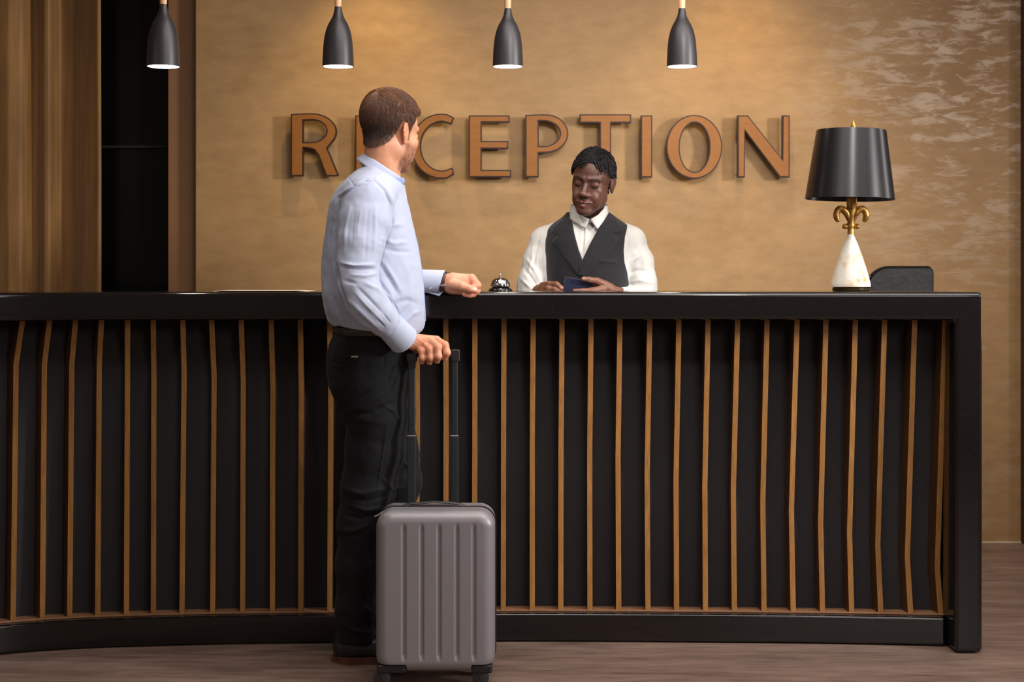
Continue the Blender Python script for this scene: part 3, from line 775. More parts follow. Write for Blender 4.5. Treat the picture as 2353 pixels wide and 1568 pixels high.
# telescopic handle
HD = 4.345; kh = HD/FPX
M_POLE = mat('gunmetal_pole', rgb(48, 52, 54), .4, .5, nscale=60, namt=.08)
for xa, xb in ((937, 955), (1037, 1053)):
    t = thing  # noqa
    MB().box((XW(xa, HD)+.0015, HD-.007, ZW(1002, HD)), (XW(xb, HD)-.0015, HD+.007, ZW(828, HD))).build('upper_pole', M_POLE, case, bevel=.0025)
    MB().box((XW(xa, HD)-.001, HD-.0085, sz1-.03), (XW(xb, HD)+.001, HD+.0085, ZW(1003, HD))).build('lower_pole', M_POLE, case, bevel=.003)
    MB().box((XW(xa, HD)-.0015, HD-.009, ZW(1003, HD)), (XW(xb, HD)+.0015, HD+.009, ZW(1000.5, HD))).build('pole_collar', M_CHROME, case, bevel=.0005)
    MB().box((XW(xa, HD)-(.004 if xa < 1000 else .0005), HD-.0105, ZW(831, HD)), (XW(xb, HD)+.005, HD+.0105, ZW(812.5 if xa < 1000 else 803.5, HD))).build('grip_corner', M_BLACKPLASTIC, case, bevel=.003)
MB().tube([(XW(958, HD), HD, ZW(817, HD)), (XW(1045, HD), HD, ZW(816, HD))], .0070, 16, squash=(1.1, .9)).build('grip_bar', M_BLACKPLASTIC, case)
# ================================================================ PEOPLE
def rotm(yaw, pitch, roll):
    return np.array(Matrix.Rotation(math.radians(roll), 3, 'Y') @ Matrix.Rotation(math.radians(yaw), 3, 'Z') @ Matrix.Rotation(math.radians(pitch), 3, 'X'))
def sample(F, P):
    q = (P-F.lo)/F.h; n = np.array(F.f.shape)-2; i = np.clip(np.floor(q).astype(int), 0, n); f = np.clip(q-i, 0, 1); r = 0
    for a in (0, 1):
        for b in (0, 1):
            for c in (0, 1):
                w = (f[:, 0] if a else 1-f[:, 0])*(f[:, 1] if b else 1-f[:, 1])*(f[:, 2] if c else 1-f[:, 2])
                r = r+w*F.f[i[:, 0]+a, i[:, 1]+b, i[:, 2]+c]
    return r
def grad(F, P):
    e = .003; G = np.stack([sample(F, P+np.eye(3)[a]*e)-sample(F, P-np.eye(3)[a]*e) for a in range(3)], 1)
    return G/np.maximum(np.linalg.norm(G, axis=1), 1e-9)[:, None]
def hairline(V, tab):
    ph = np.degrees(np.arctan2(np.abs(V[:, 0]), -(V[:, 1]-.012))); return V[:, 2]-np.interp(ph, *tab)
def head_field(neck_bottom, neck_r, young=False, smile=0.0):
    F = Field((-.105, -.145, -.235), (.105, .135, .155), .0019)
    o = F.op
    o(ell((0, .016, .040), (.0765, .094, .082)), 0)
    o(ell((0, -.030, .035), (.066, .062, .062)), .02)
    o(ell((0, -.035, -.035), (.055 if young else .061, .055, .072)), .02)
    for s in (-1, 1):
        o(ell((s*(.042 if young else .046), .0, -.045), (.022, .038, .040)), .022)
        jx = .043 if young else .050; o(con((s*jx, .006, -.058), (s*.018, -.070, -.097), .013, .015), .022)
        o(ell((s*(.041 if young else .044), -.060, -.024), (.019 if young else .021, .017 if young else .020, .018)), .022)
        o(ell((s*.036, -.058, -.060), (.020, .022, .026)), .018)
        o(con((s*.010, -.0885, .018), (s*.048, -.074, .020), .0085, .0075), .012)
    o(ell((0, -.080, -.100), (.019, .016, .016)), .016)
    o(ell((0, -.076, -.066), (.028, .022, .024)), .016)
    for s in (-1, 1): o(ell((s*.032, -.102, .000), (.0165, .0115 if young else .014, .0125)), .012, 's')
    o(con((0, -.086, .008), (0, -.108, -.030), .0075, .0095), .010)
    nw = 1.28 if young else 1.0
    o(ell((0, -.1115, -.035), (.0125*nw, .012, .0105)), .007)
    for s in (-1, 1): o(ell((s*.0125*nw, -.1005, -.0385), (.0082*nw, .0105, .0080)), .009)
    for s in (-1, 1): o(ell((s*.0075*nw, -.108, -.0475), (.0042, .006, .004)), .002, 's')
    # eyeballs under lowered lids
    for s in (-1, 1):
        o(ell((s*.032, -.0765 if young else -.0805, -.001), (.0165 if young else .0152, .0108 if young else .0125, .0118)), .007)
        if young:
            o(con((s*.019, -.0915, -.0065), (s*.045, -.0865, -.0065), .0022, .0022), .001, 's') if False else None
            for u in range(6):
                a0, a1 = u/6, (u+1)/6
                P = lambda a: (s*(.0195+.026*a), -.0935+.006*(2*a-1)**2*1.0+.004*a, -.0055-.0035*math.sin(a*PI))
                o(con(P(a0), P(a1), .0013, .0013), .0008, 's')
            o(con((s*.020, -.0905, .0105), (s*.045, -.086, .0095), .0012, .0012), .003, 's')
    # mouth
    mz = -.0700; lw = .031 if young else .024; up = .004*smile
    lr = .0070 if young else .0045
    for s in (-1, 1):
        o(con((s*.006, -.0985, mz+.0045), (s*lw, -.088, mz+up+.001), lr, .003), .003)
        o(con((0, -.0965, mz-.0068), (s*lw*.85, -.089, mz+up-.002), lr+.0012, .0028), .003)
    for s in (-1, 1): o(con((0, -.105, mz-.0008), (s*lw, -.0915, mz+up-.0005), .0019, .0012), .0012, 's')
    if smile:
        for s in (-1, 1):
            o(con((s*.024, -.097, -.044), (s*.038, -.086, -.062), .0010, .0008), .008, 's')
            o(ell((s*.0365, -.077, -.046), (.012, .010, .014)), .014)
    # ears
    for s in (-1, 1):
        es = .84 if young else 1; c = lambda y, z, x=0: (s*(.0735+x), .014+y*es, (-.004 if young else -.010)+z*es)
        o(ell(c(.0, .0, .005), (.0078, .018*es, .029*es), Matrix.Rotation(s*-.35, 3, 'Z') @ Matrix.Rotation(-.12, 3, 'X')), .006)
        rim = [(-.012, .006), (-.011, .020), (-.002, .030), (.010, .030), (.018, .020), (.019, .006), (.014, -.008), (.007, -.018)]
        pts = [(c(y, z, .006+.34*y), .0034) for y, z in rim]; chain(F, pts, .003)
        o(ell(c(.001, -.025, .007), (.0048, .0075, .009)), .004)
        o(ell(c(.003, .006, .0165), (.006, .0085, .015)), .003, 's')
    nb = np.array(neck_bottom)
    o(con((0, .030, -.045), tuple(nb), neck_r, neck_r*1.08), .022)
    return F
SK = lambda r, g, b: np.array([s2l(r), s2l(g), s2l(b)])
def blend(C, m, col): return C*(1-m[:, None])+col*m[:, None]
def gauss(V, c, r): return np.exp(-(((V-np.array(c))/np.array(r))**2).sum(1))
def strands(F, P, D0, L, w, segs=4, lift=.002, tip_lift=.0, curl=0, seed=1, off=0.0, down=0.0):
    n = len(P); rg = np.random.default_rng(seed); pts = [P.copy()]; p = P.copy()
    for k in range(segs):
        g = grad(F, p); D = D0(p); D = D-(D*g).sum(1)[:, None]*g; D /= np.maximum(np.linalg.norm(D, axis=1), 1e-6)[:, None]
        D = D+rg.normal(0, .12+curl, (n, 3)); p = p+D*(L/segs)[:, None]
        p[:, 2] -= down*(k/segs)*L/segs
        f = sample(F, p); tgt = off+lift*(k+1)/segs+tip_lift*((k+1)/segs)**2
        p = p+g*(tgt-f)[:, None]*.9; pts.append(p.copy())
    return np.stack(pts, 1)
def strand_mesh(S, w, sides=3, taper=True, twist=0, bumpy=0):
    n, m, _ = S.shape; T = np.gradient(S, axis=1); T /= np.maximum(np.linalg.norm(T, axis=2), 1e-9)[..., None]
    up = np.broadcast_to(np.array([.31, .55, .77]), T.shape); U = np.cross(T, up); U /= np.maximum(np.linalg.norm(U, axis=2), 1e-9)[..., None]; W = np.cross(T, U)
    V = []
    for s in range(sides):
        a = 2*PI*s/sides; tw = np.arange(m)*twist
        r = np.array(w)[:, None]*np.linspace(1, .25 if taper else .7, m)[None] if np.ndim(w) else w*np.linspace(1, .25 if taper else .7, m)[None]*np.ones((n, 1))
        if bumpy: r = r*(1+bumpy*np.cos(2*(a+tw))[None])
        V.append(S+(np.cos(a+tw)[None, :, None]*U+np.sin(a+tw)[None, :, None]*W)*r[..., None])
    V = np.stack(V, 2).reshape(-1, 3)
    b = (np.arange(n)*m*sides)[:, None, None]; k = np.arange(m-1)[None, :, None]*sides; s = np.arange(sides)[None, None, :]; s2 = (s+1) % sides
    Q = np.stack([b+k+s, b+k+s2, b+k+sides+s2, b+k+sides+s], -1).reshape(-1, 4)
    return V, Q
def put(V, R, O): return V@R.T+np.array(O)
def panel(name, poly, dep, thick, m, parent, cuts=3, smooth=True):
    bm = bmesh.new(); vs = [bm.verts.new((x, 0, y)) for x, y in poly]; es = [bm.edges.new((vs[i], vs[(i+1) % len(vs)])) for i in range(len(vs))]
    bmesh.ops.triangle_fill(bm, edges=es, use_beauty=True)
    bmesh.ops.subdivide_edges(bm, edges=bm.edges[:], cuts=cuts, use_grid_fill=True)
    for v in bm.verts:
        d = dep(v.co.x, v.co.z); v.co = PX(v.co.x, v.co.z, d)
    bmesh.ops.recalc_face_normals(bm, faces=bm.faces)
    me = bpy.data.meshes.new(name); bm.to_mesh(me); bm.free(); me.materials.append(m); o = bpy.data.objects.new(name, me); COL.objects.link(o)
    if smooth: me.polygons.foreach_set('use_smooth', [True]*len(me.polygons))
    s = o.modifiers.new('t', 'SOLIDIFY'); s.thickness = thick; s.offset = 0
    if parent: o.parent = parent; o.matrix_parent_inverse = pinv(parent)
    return o
def setp(o, p): o.parent = p; o.matrix_parent_inverse = pinv(p); return o
def fabric(name, col, rough=.75, weave=900, amt=.12, sheen=.2, wr=0, nscale=40):
    t = NT(name); n = t.noise(t.coords(), nscale, 4); lo = tuple(c*(1-amt*.5) for c in col[:3])+(1,)
    t.color(t.ramp(n, [(.3, lo), (.7, col)])); t.b.inputs['Roughness'].default_value = rough; t.b.inputs['Sheen Weight'].default_value = sheen
    t.b.inputs['Specular IOR Level'].default_value = .25
    h = t.noise(t.coords(), weave, 2)
    if wr: h = t.math('ADD', t.math('MULTIPLY', h, .25), t.math('MULTIPLY', t.noise(t.coords((1, 1, .45), (0, .4, 0)), wr, 4, .5, .6), 3.0))
    t.bump(h, .35, .0012); return t.m
M_SHIRT = fabric('pale_blue_cotton', rgb(174, 181, 202), wr=26, amt=.05)
M_SHIRTIN = fabric('light_blue_lining', rgb(140, 160, 205))
M_WHITE = fabric('white_cotton', rgb(192, 189, 184), wr=22, amt=.04)
M_VEST = fabric('charcoal_wool', rgb(25, 23, 28), .85, 700, .25)
M_TROU = fabric('black_twill', rgb(13, 13, 15), .8, 800, .3, .04, wr=18)
M_SKIN1 = tinted('fair_skin', .48, sss=.12); M_SKIN2 = tinted('dark_skin', .46, sss=.05, spec=.42)
M_HAIR1 = tinted('brown_hair', .42, .2, 500, 0); M_HAIR2 = tinted('black_hair', .75, .3, 500, 0, .25)

# ---------------------------------------------------------------- the guest
def guest():
    A = PX(850, 1533, 4.46); A.z = 0
    p = thing('person', 'standing man in pale blue shirt and black trousers, seen from behind, holding the suitcase handle', 'person', A)
    # --- head
    O = PX(896, 303, 4.40); R = rotm(145, 4, 3)*np.array([.955, .965, .99])
    inv = lambda q: (np.array(q)-np.array(O))@np.linalg.inv(R).T
    F = head_field(inv(PX(877, 430, 4.405)), .056)
    V, Q = F.nets(); Nl = vnormals(V, Q)
    HL = ([0, 30, 48, 60, 68, 73, 84, 89, 95, 108, 116, 128, 145, 165, 180], [.082, .080, .062, .055, .02, -.026, -.026, .022, .030, .022, -.012, -.034, -.052, -.062, -.064])
    hl = hairline(V, HL)
    C = np.tile(SK(214, 152, 118), (len(V), 1))
    C = blend(C, .5*gauss(V, (.0, -.11, -.036), (.02, .02, .014)), SK(205, 120, 100))
    C = blend(C, .45*np.maximum(gauss(V, (-.086, .02, -.01), (.014, .03, .035)), gauss(V, (.086, .02, -.01), (.014, .03, .035))), SK(216, 116, 84))
    C = blend(C, .5*gauss(V, (0, -.10, -.07), (.024, .02, .008)), SK(180, 100, 90))
    ph = np.degrees(np.arctan2(np.abs(V[:, 0]), -(V[:, 1]-.012)))
    be = np.clip((-.036-V[:, 2]+.020*np.clip((ph-30)/45, 0, 1)-.012*(np.abs(V[:, 0]) < .012))/.018, 0, 1)*np.clip((88-ph)/14, 0, 1)*np.clip((V[:, 2]+.130)/.02, 0, 1)
    be *= .78+.3*vnoise(V, 130); C = blend(C, .78*be, SK(100, 66, 50))
    C = blend(C, .75*np.clip(hl/.010+.6, 0, 1)*(Nl[:, 2] > -.7), SK(96, 60, 42))
    for s in (-1, 1): C = blend(C, .75*gauss(V, (s*.032, -.09, .021), (.018, .02, .0045)), SK(90, 58, 40))
    head = (put(V, R, O), Q); hc = C
    # --- hair: close-cropped shell plus combed strands
    H = Field(F.lo, (.105, .135, .155), .0019); H.f = F.f.copy()
    X = H.ax[0][:, None, None]; Y = H.ax[1][None, :, None]; Z = H.ax[2][None, None, :]
    top = np.clip((Z-.03)/.08, 0, 1); fr = np.clip((-Y+.02)/.09, 0, 1)*np.clip((Z-.06)/.04, 0, 1)
    low = np.clip((Z+.09)/.09, 0, 1)
    H.f = (F.f-(.0012+.0028*low+.0070*top+.006*fr)).astype(np.float32)
    phg = np.degrees(np.arctan2(np.abs(X), -(Y-.012))); line = np.interp(phg, *HL)
    H.f = np.maximum(H.f, (line-Z)*.8)
    earc = np.minimum(np.abs(np.abs(X)-.090)-.012, 0)
    for s in (-1, 1): H.op(ell((s*.088, .018, -.012), (.016, .022, .034)), .004, 's')
    Vh, Qh = H.nets(); Nh = vnormals(Vh, Qh)
    pp = Vh*np.array([1, 1, 1]); crown = np.array([.004, .062, .108])
    azi = np.arctan2(pp[:, 0]-crown[0], pp[:, 1]-crown[1])
    g1 = vnoise(np.stack([azi*5, np.linalg.norm(pp-crown, axis=1)*7, azi*0], 1), 3.0)+.5*vnoise(np.stack([azi*5, np.linalg.norm(pp-crown, axis=1)*12, azi*0], 1), 9.0)
    tp = np.clip((Vh[:, 2]-.01)/.07, 0, 1)
    Vh = Vh+Nh*(g1*.0016*tp)[:, None]
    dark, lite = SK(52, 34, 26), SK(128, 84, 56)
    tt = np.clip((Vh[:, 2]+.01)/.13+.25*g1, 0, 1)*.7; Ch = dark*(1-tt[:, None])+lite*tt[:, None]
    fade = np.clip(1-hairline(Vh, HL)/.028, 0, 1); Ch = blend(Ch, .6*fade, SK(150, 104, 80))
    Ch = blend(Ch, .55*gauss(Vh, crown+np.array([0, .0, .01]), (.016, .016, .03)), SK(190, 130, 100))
    rg = np.random.default_rng(3); idx = rg.choice(len(Vh), 15000); P = Vh[idx]; nn = Nh[idx]
    ok = (hairline(P, HL) > .003) & (sample(F, P) > .0008) & (nn[:, 2] > -.8) & (((P[:, 1]-.014)/.022)**2+((P[:, 2]+.010)/.036)**2 > 1); P = P[ok]
    def D0(q):
        c = q-crown; c[:, 2] *= .6; c /= np.maximum(np.linalg.norm(c, axis=1), 1e-6)[:, None]
        fwd = np.clip((q[:, 2]-.05)/.06, 0, 1)[:, None]
        return c*.9+np.array([.25, -.75, .0])*fwd+np.array([0, -.05, -1.0])*(1-fwd)
    tpp = np.clip((P[:, 2]-.0)/.09, 0, 1); L = .006+.020*tpp*(.7+.6*rg.random(len(P)))+.010*np.clip(-P[:, 1]/.08, 0, 1)*tpp
    S = strands(H, P, D0, L, None, 4, .0012, .0022*1, .05)
    SV, SQ = strand_mesh(S, .00055+.00025*tpp)
    tt = np.clip((P[:, 2]+.02)/.13+rg.normal(0, .22, len(P)), 0, 1.1)*.75; cs = dark*(1-tt[:, None])+lite*1.1*tt[:, None]; cs = blend(cs, .45*np.clip(1-hairline(P, HL)/.022, 0, 1), SK(120, 84, 64)); cs = np.repeat(cs, 15, 0)
    VV, QQ = merge([(put(Vh, R, O), Qh), (put(SV, R, O), SQ)])
    o = setp(mesh('hair', VV, QQ, M_HAIR1), p); vcol(o, np.concatenate([Ch, cs])); o['label'] = 'short brown hair'
    # --- right hand on the suitcase grip
    lo, hi = PX(896, 850, 4.26), PX(1050, 735, 4.45)
    F = Field((lo.x, 4.255, lo.z), (hi.x, 4.42, hi.z), .0016)
    q = lambda x, y, d, r: (PX(x, y, d), r)
    chain(F, [q(905, 757, 4.292, .024), q(928, 780, 4.325, .0225), q(945, 789, 4.345, .0195)], .01)
    for kx in [(q(962, 800, 4.345, .0125),), (q(976, 793, 4.345, .014),), (q(990, 787, 4.346, .0145),), (q(1003, 782, 4.348, .0135),)]:
        chain(F, [q(938, 782, 4.343, .0195), kx[0]], .010)
    fing = [[q(962, 801, 4.342, .0125), q(970, 809, 4.318, .0112), q(971, 823, 4.315, .0106), q(969, 831, 4.328, .0094)],
            [q(976, 794, 4.342, .0135), q(988, 804, 4.312, .0120), q(989, 822, 4.310, .0112), q(987, 832, 4.325, .0098)],
            [q(991, 788, 4.342, .0138), q(1005, 798, 4.310, .0122), q(1007, 819, 4.307, .0114), q(1004, 829, 4.324, .0100)],
            [q(1003, 783, 4.345, .0132), q(1022, 794, 4.322, .0122), q(1027, 811, 4.316, .0112), q(1022, 823, 4.328, .0098)]]
    for c in fing: 
        G = Field((lo.x, 4.255, lo.z), (hi.x, 4.42, hi.z), .0016); chain(G, c, .005)
        k = .003; hh = np.clip(.5+.5*(F.f-G.f)/k, 0, 1); F.f = F.f*(1-hh)+G.f*hh-k*hh*(1-hh)
    chain(F, [q(940, 790, 4.362, .0165), q(965, 805, 4.380, .0140), q(990, 813, 4.372, .012), q(1004, 813, 4.366, .0105)], .006)
    V, Q = F.nets(); V = folds(V, Q, [([(955, 775), (975, 790), (984, 800)], 1.6, .8), ([(965, 768), (992, 780), (1000, 790)], 1.8, .9), ([(948, 788), (958, 797)], 1.8, .7),
        ([(981, 812), (981, 832)], 1.2, -1.0), ([(998, 808), (998, 832)], 1.2, -1.0), ([(1015, 806), (1014, 826)], 1.4, -1.0)])
    px = topx(V); C = np.tile(SK(214, 150, 116), (len(V), 1))
    for kx, ky in ((975, 805), (990, 800), (1006, 793), (1024, 795)): C = blend(C, .5*np.exp(-((px[:, 0]-kx)**2+(px[:, 1]-ky)**2)/60), SK(214, 128, 100))
    C = blend(C, .35*np.clip((px[:, 1]-815)/14, 0, 1), SK(206, 124, 100))
    h1 = (V, Q); c1 = C
    # --- left hand, a loose fist on the counter edge
    lo, hi = PX(1000, 700, 4.62), PX(1120, 612, 4.6)
    F = Field((lo.x, 4.50, lo.z), (hi.x, 4.65, hi.z), .0016)
    B = 4.575
    chain(F, [q(990, 648, 4.605, .028), q(1018, 650, 4.602, .0265), q(1042, 650, 4.592, .0255)], .01)
    for a in ([q(1042, 645, 4.588, .024), q(1082, 641, B+.008, .0155)], [q(1042, 652, 4.588, .024), q(1080, 652, B+.01, .0160)], [q(1042, 656, 4.59, .024), q(1074, 662, B+.01, .0155)], [q(1040, 656, 4.588, .022), q(1068, 667, B+.006, .0145)]):
        chain(F, a, .016)
    fing = [[q(1084, 640, B+.004, .0148), q(1097, 656, B-.008, .0122), q(1084, 664, B-.020, .0108)],
            [q(1082, 650, B+.008, .0145), q(1095, 668, B-.002, .0122), q(1080, 671, B-.016, .0108)],
            [q(1076, 660, B+.006, .014), q(1087, 675, B-.002, .0112), q(1072, 675, B-.012, .0100)],
            [q(1070, 668, B+.002, .0125), q(1080, 677, B-.012, .0100), q(1068, 676, B-.020, .0092)],
            [q(1040, 654, B-.008, .0175), q(1062, 658, B-.026, .0145), q(1080, 664, B-.034, .0118), q(1092, 668, B-.036, .0098)]]
    for c in fing:
        G = Field((lo.x, 4.50, lo.z), (hi.x, 4.65, hi.z), .0016); chain(G, c, .005)
        k = .0025; hh = np.clip(.5+.5*(F.f-G.f)/k, 0, 1); F.f = F.f*(1-hh)+G.f*hh-k*hh*(1-hh)
    V, Q = F.nets(); px = topx(V); N = vnormals(V, Q); C = np.tile(SK(218, 154, 122), (len(V), 1))
    C = blend(C, .5*np.clip((px[:, 0]-1072)/24, 0, 1), SK(224, 132, 106))
    nail = np.exp(-(((px[:, 0]-1091)/5.5)**2+((px[:, 1]-664)/3.6)**2)**2)*(V[:, 1] < B-.03); C = blend(C, .75*nail, SK(240, 196, 180)); V = V-N*(nail*.0006)[:, None]
    h2 = (V, Q); c2 = C
    # --- trunk and limbs under the clothes, so that the body is one figure
    lo = PX(730, 1535, 4.4); F = Field((-.66, 4.12, .02), (-.10, 4.72, 1.62), .011)
    w = lambda x, y, d, r: (PX(x, y, d), r)
    chain(F, [w(877, 420, 4.43, .050), w(862, 480, 4.41, .07), w(856, 620, 4.40, .085), w(855, 780, 4.44, .085)], .03)
    chain(F, [w(862, 455, 4.40, .06), w(845, 465, 4.26, .045), w(823, 655, 4.198, .038), w(888, 742, 4.258, .026), w(915, 770, 4.305, .022)], .02)
    chain(F, [w(862, 455, 4.44, .06), w(850, 465, 4.56, .045), w(850, 622, 4.57, .034), w(1000, 649, 4.603, .024)], .02)
    chain(F, [w(855, 800, 4.42, .085), w(848, 880, 4.42, .08), w(842, 1120, 4.43, .055), w(820, 1460, 4.46, .035)], .04)
    chain(F, [w(865, 800, 4.48, .085), w(880, 880, 4.53, .07), w(918, 1110, 4.54, .048), w(862, 1440, 4.585, .034)], .04)
    V, Q = F.nets(); c3 = np.tile(SK(210, 150, 118), (len(V), 1))
    VV, QQ = merge([head, h1, h2, (V, Q)]); o = setp(mesh('body', VV, QQ, M_SKIN1), p); vcol(o, np.concatenate([hc, c1, c2, c3]))
    # --- shirt
    F = Field((-.66, 4.10, ZW(790, 4.4)), (-.12, 4.72, ZW(360, 4.4)), .0028)
    D = 4.41
    rows = [(378, 846, 905, 4.405, .055), (392, 824, 922, 4.405, .095), (408, 802, 926, 4.41, .135), (432, 778, 930, 4.41, .162), (465, 760, 936, D, .166), (510, 751, 947, D, .160), (560, 743, 959, D, .150),
            (620, 738, 969, D, .148), (680, 740, 974, D, .150), (715, 745, 976, 4.425, .155), (740, 752, 977, 4.435, .15), (775, 772, 968, 4.44, .145), (800, 785, 955, 4.44, .13)]
    F.op(loft([(ZW(y, D), XW(a, D), XW(b, D), c, e) for y, a, b, c, e in rows], 2.15), 0)
    xs = [730, 757, 772, 785, 805, 828, 861, 920, 952, 968, 990]; ys = [745, 748, 751, 748, 752, 756, 759, 768, 771, 764, 752]
    zl = [ZW(y, D) for y in ys]; xl = [XW(x, D) for x in xs]
    F.cut(lambda X, Y, Z: np.interp(X, xl, zl)-Z, .012)
    F.cut(lambda X, Y, Z: Z-np.interp(X, [XW(780, D), XW(825, D), XW(903, D), XW(926, D)], [ZW(352, D), ZW(365, D), ZW(410, D), ZW(423, D)]), .004)
    S = Field(F.lo, (-.12, 4.72, ZW(360, 4.4)), .0028); S.f = np.full_like(F.f, 1)
    chain(S, [w(862, 432, 4.36, .070), w(846, 462, 4.268, .0735)], .04)
    chain(S, [w(846, 462, 4.268, .0735), w(838, 510, 4.245, .0745), w(829, 560, 4.222, .067), w(821, 610, 4.208, .060), w(823, 655, 4.195, .0575), w(839, 690, 4.196, .0570), w(862, 718, 4.218, .0500), w(884, 740, 4.252, .0415), w(895, 749, 4.270, .036)], .02)
    k = .007+.016*np.clip((S.ax[2][None, None, :]-ZW(470, 4.3))/.05, 0, 1); hh = np.clip(.5+.5*(F.f-S.f)/k, 0, 1); F.f = F.f*(1-hh)+S.f*hh-k*hh*(1-hh)
    F.cut(lambda X, Y, Z: Z-np.interp(X, [XW(780, D), XW(825, D), XW(903, D), XW(926, D)], [ZW(352, D), ZW(365, D), ZW(410, D), ZW(423, D)]), .004)
    chain(S := Field(F.lo, (-.12, 4.72, ZW(360, 4.4)), .0028), [w(862, 440, 4.46, .068), w(846, 465, 4.545, .066), w(842, 550, 4.56, .054), w(850, 622, 4.57, .046), w(920, 640, 4.59, .037), w(975, 646, 4.602, .031)], .02)
    k = .02; hh = np.clip(.5+.5*(F.f-S.f)/k, 0, 1); F.f = F.f*(1-hh)+S.f*hh-k*hh*(1-hh)
    V, Q = F.nets()
    L = [([(783, 604), (812, 611), (858, 609)], 5, 4.5), ([(786, 614), (830, 618), (862, 618)], 4, -4), ([(805, 632), (840, 634), (868, 628)], 5, 3), ([(790, 645), (820, 652)], 5, -3),
         ([(838, 650), (868, 664), (897, 687)], 6, 3.2), ([(822, 662), (850, 690), (880, 722)], 5, -3), ([(800, 690), (835, 722), (872, 758)], 6, 3), ([(815, 672), (845, 705), (885, 745)], 4, 2),
         ([(902, 691), (910, 706), (917, 722)], 2, -3), ([(882, 722), (896, 742)], 2, -3), ([(868, 735), (884, 752)], 2, -2.5),
         ([(828, 483), (824, 515), (821, 545)], 3, .8), ([(806, 470), (795, 520), (790, 580)], 5, 2.4), ([(846, 480), (842, 540), (838, 600)], 4, -.9), ([(815, 480), (808, 560)], 4, -.8), ([(862, 470), (862, 540), (858, 590)], 5, 1.8),
         ([(780, 456), (812, 432), (840, 416), (860, 415)], 3.0, -4.0), ([(778, 450), (800, 436), (838, 411)], 4, 3), ([(860, 415), (884, 437), (898, 470), (899, 510), (884, 560), (872, 606)], 3.6, -5.5), ([(885, 430), (905, 470), (907, 515), (893, 560)], 5, 2.0),
         ([(780, 456), (768, 520), (768, 600), (780, 660), (800, 710)], 4.5, -5),
         ([(797, 405), (806, 415), (814, 428)], 2, -1.8), ([(812, 428), (840, 424), (866, 402)], 2, -1.6), ([(858, 400), (886, 405), (903, 440)], 3, 1.5),
         ([(870, 604), (893, 640), (916, 678)], 6, -3.5), ([(880, 600), (905, 640), (922, 672)], 6, 2.5), ([(876, 548), (905, 560), (935, 556)], 6, 2.6), ([(872, 568), (910, 578), (945, 580)], 6, -2.4), ([(890, 520), (930, 515)], 6, 1.8),
         ([(875, 640), (898, 675), (905, 700)], 6, 2.4), ([(930, 600), (945, 660), (950, 730)], 9, 2.0), ([(905, 700), (935, 690), (965, 700)], 7, -2.2), ([(925, 745), (950, 720), (970, 715)], 6, 2.2), ([(915, 730), (945, 700)], 5, -1.8),
         ([(745, 640), (752, 690), (770, 735)], 6, 2.5), ([(760, 600), (764, 680), (788, 740)], 6, -3), ([(790, 700), (800, 735), (838, 750)], 6, 2.6), ([(775, 720), (782, 742)], 4, 3), ([(815, 722), (850, 748)], 6, -3.2), ([(755, 720), (766, 745)], 5, -3),
         ([(762, 500), (756, 560)], 5, -2)]
    V = folds(V, Q, [(p_, w_*.85, a_*1.5) for p_, w_, a_ in L]); N = vnormals(V, Q)
    V = V+N*(.0022*vnoise(V*np.array([1, 1, .6]), 20)+.0010*vnoise(V, 55))[:, None]
    # placket strip along the front edge
    sh = setp(mesh('shirt', V, Q, M_SHIRT), p); sh['label'] = 'pale blue long-sleeved dress shirt'
    # front placket: light blue strip on the far right outline
    pl = MB(); prev = []
    for y, x in ((432, 928), (450, 931), (480, 939), (520, 948), (560, 958), (600, 965.5), (640, 971), (680, 974), (715, 976.5), (738, 976)):
        prev.append((XW(x, D)+.002, D+.01, ZW(y, D)))
    pl.tube([(x-.0058+.0012*math.sin(z*55), y_, z) for x, y_, z in prev], .0032, 10, squash=(1.8, .9)).build('placket', M_SHIRTIN, sh)
    # collar
    def ringband(name, c, du, su, sd, dd, h0, flare, t0, t1, m, n=48, rows=5, par=sh, drop=None):
        u = Vector((du[0], 0, -du[1])).normalized(); dn = Vector((-du[1], 0, -du[0])).normalized()   # along chord; perpendicular down (px y is down)
        if dn.z > 0: dn = -dn
        C0 = PX(*c); V = []; Fq = []
        for j in range(rows+1):
            s = j/rows
            for i in range(n+1):
                t = math.radians(t0+(t1-t0)*i/n); e = (1+flare*s)
                hh = h0(t) if callable(h0) else h0
                P = C0+u*(su*e*math.cos(t))+Vector((0, 1, 0))*(sd*e*math.sin(t))+dn*(hh*s)
                V.append(P)
        for j in range(rows):
            for i in range(n): a = j*(n+1)+i; Fq.append((a, a+1, a+n+2, a+n+1))
        o = mesh(name, V, Fq, m, par); s_ = o.modifiers.new('t', 'SOLIDIFY'); s_.thickness = .0022; s_.offset = 0
        return o
    ringband('collar', (880.5, 381, 4.400), (89, 58), .0700, .072, 0, lambda t: .034+.006*math.cos(t), .14, 18, 342, M_SHIRT)
    ringband('collar_stand', (882, 387, 4.400), (89, 60), .0620, .0640, 0, .030, .06, 6, 354, M_SHIRTIN)
    tip = panel('collar_point', [(925, 408), (929, 412), (930, 420), (924, 424), (914, 432), (904, 420), (900, 413)], lambda x, y: 4.362+(930-x)*-.0006, .002, M_SHIRTIN, sh, 2)
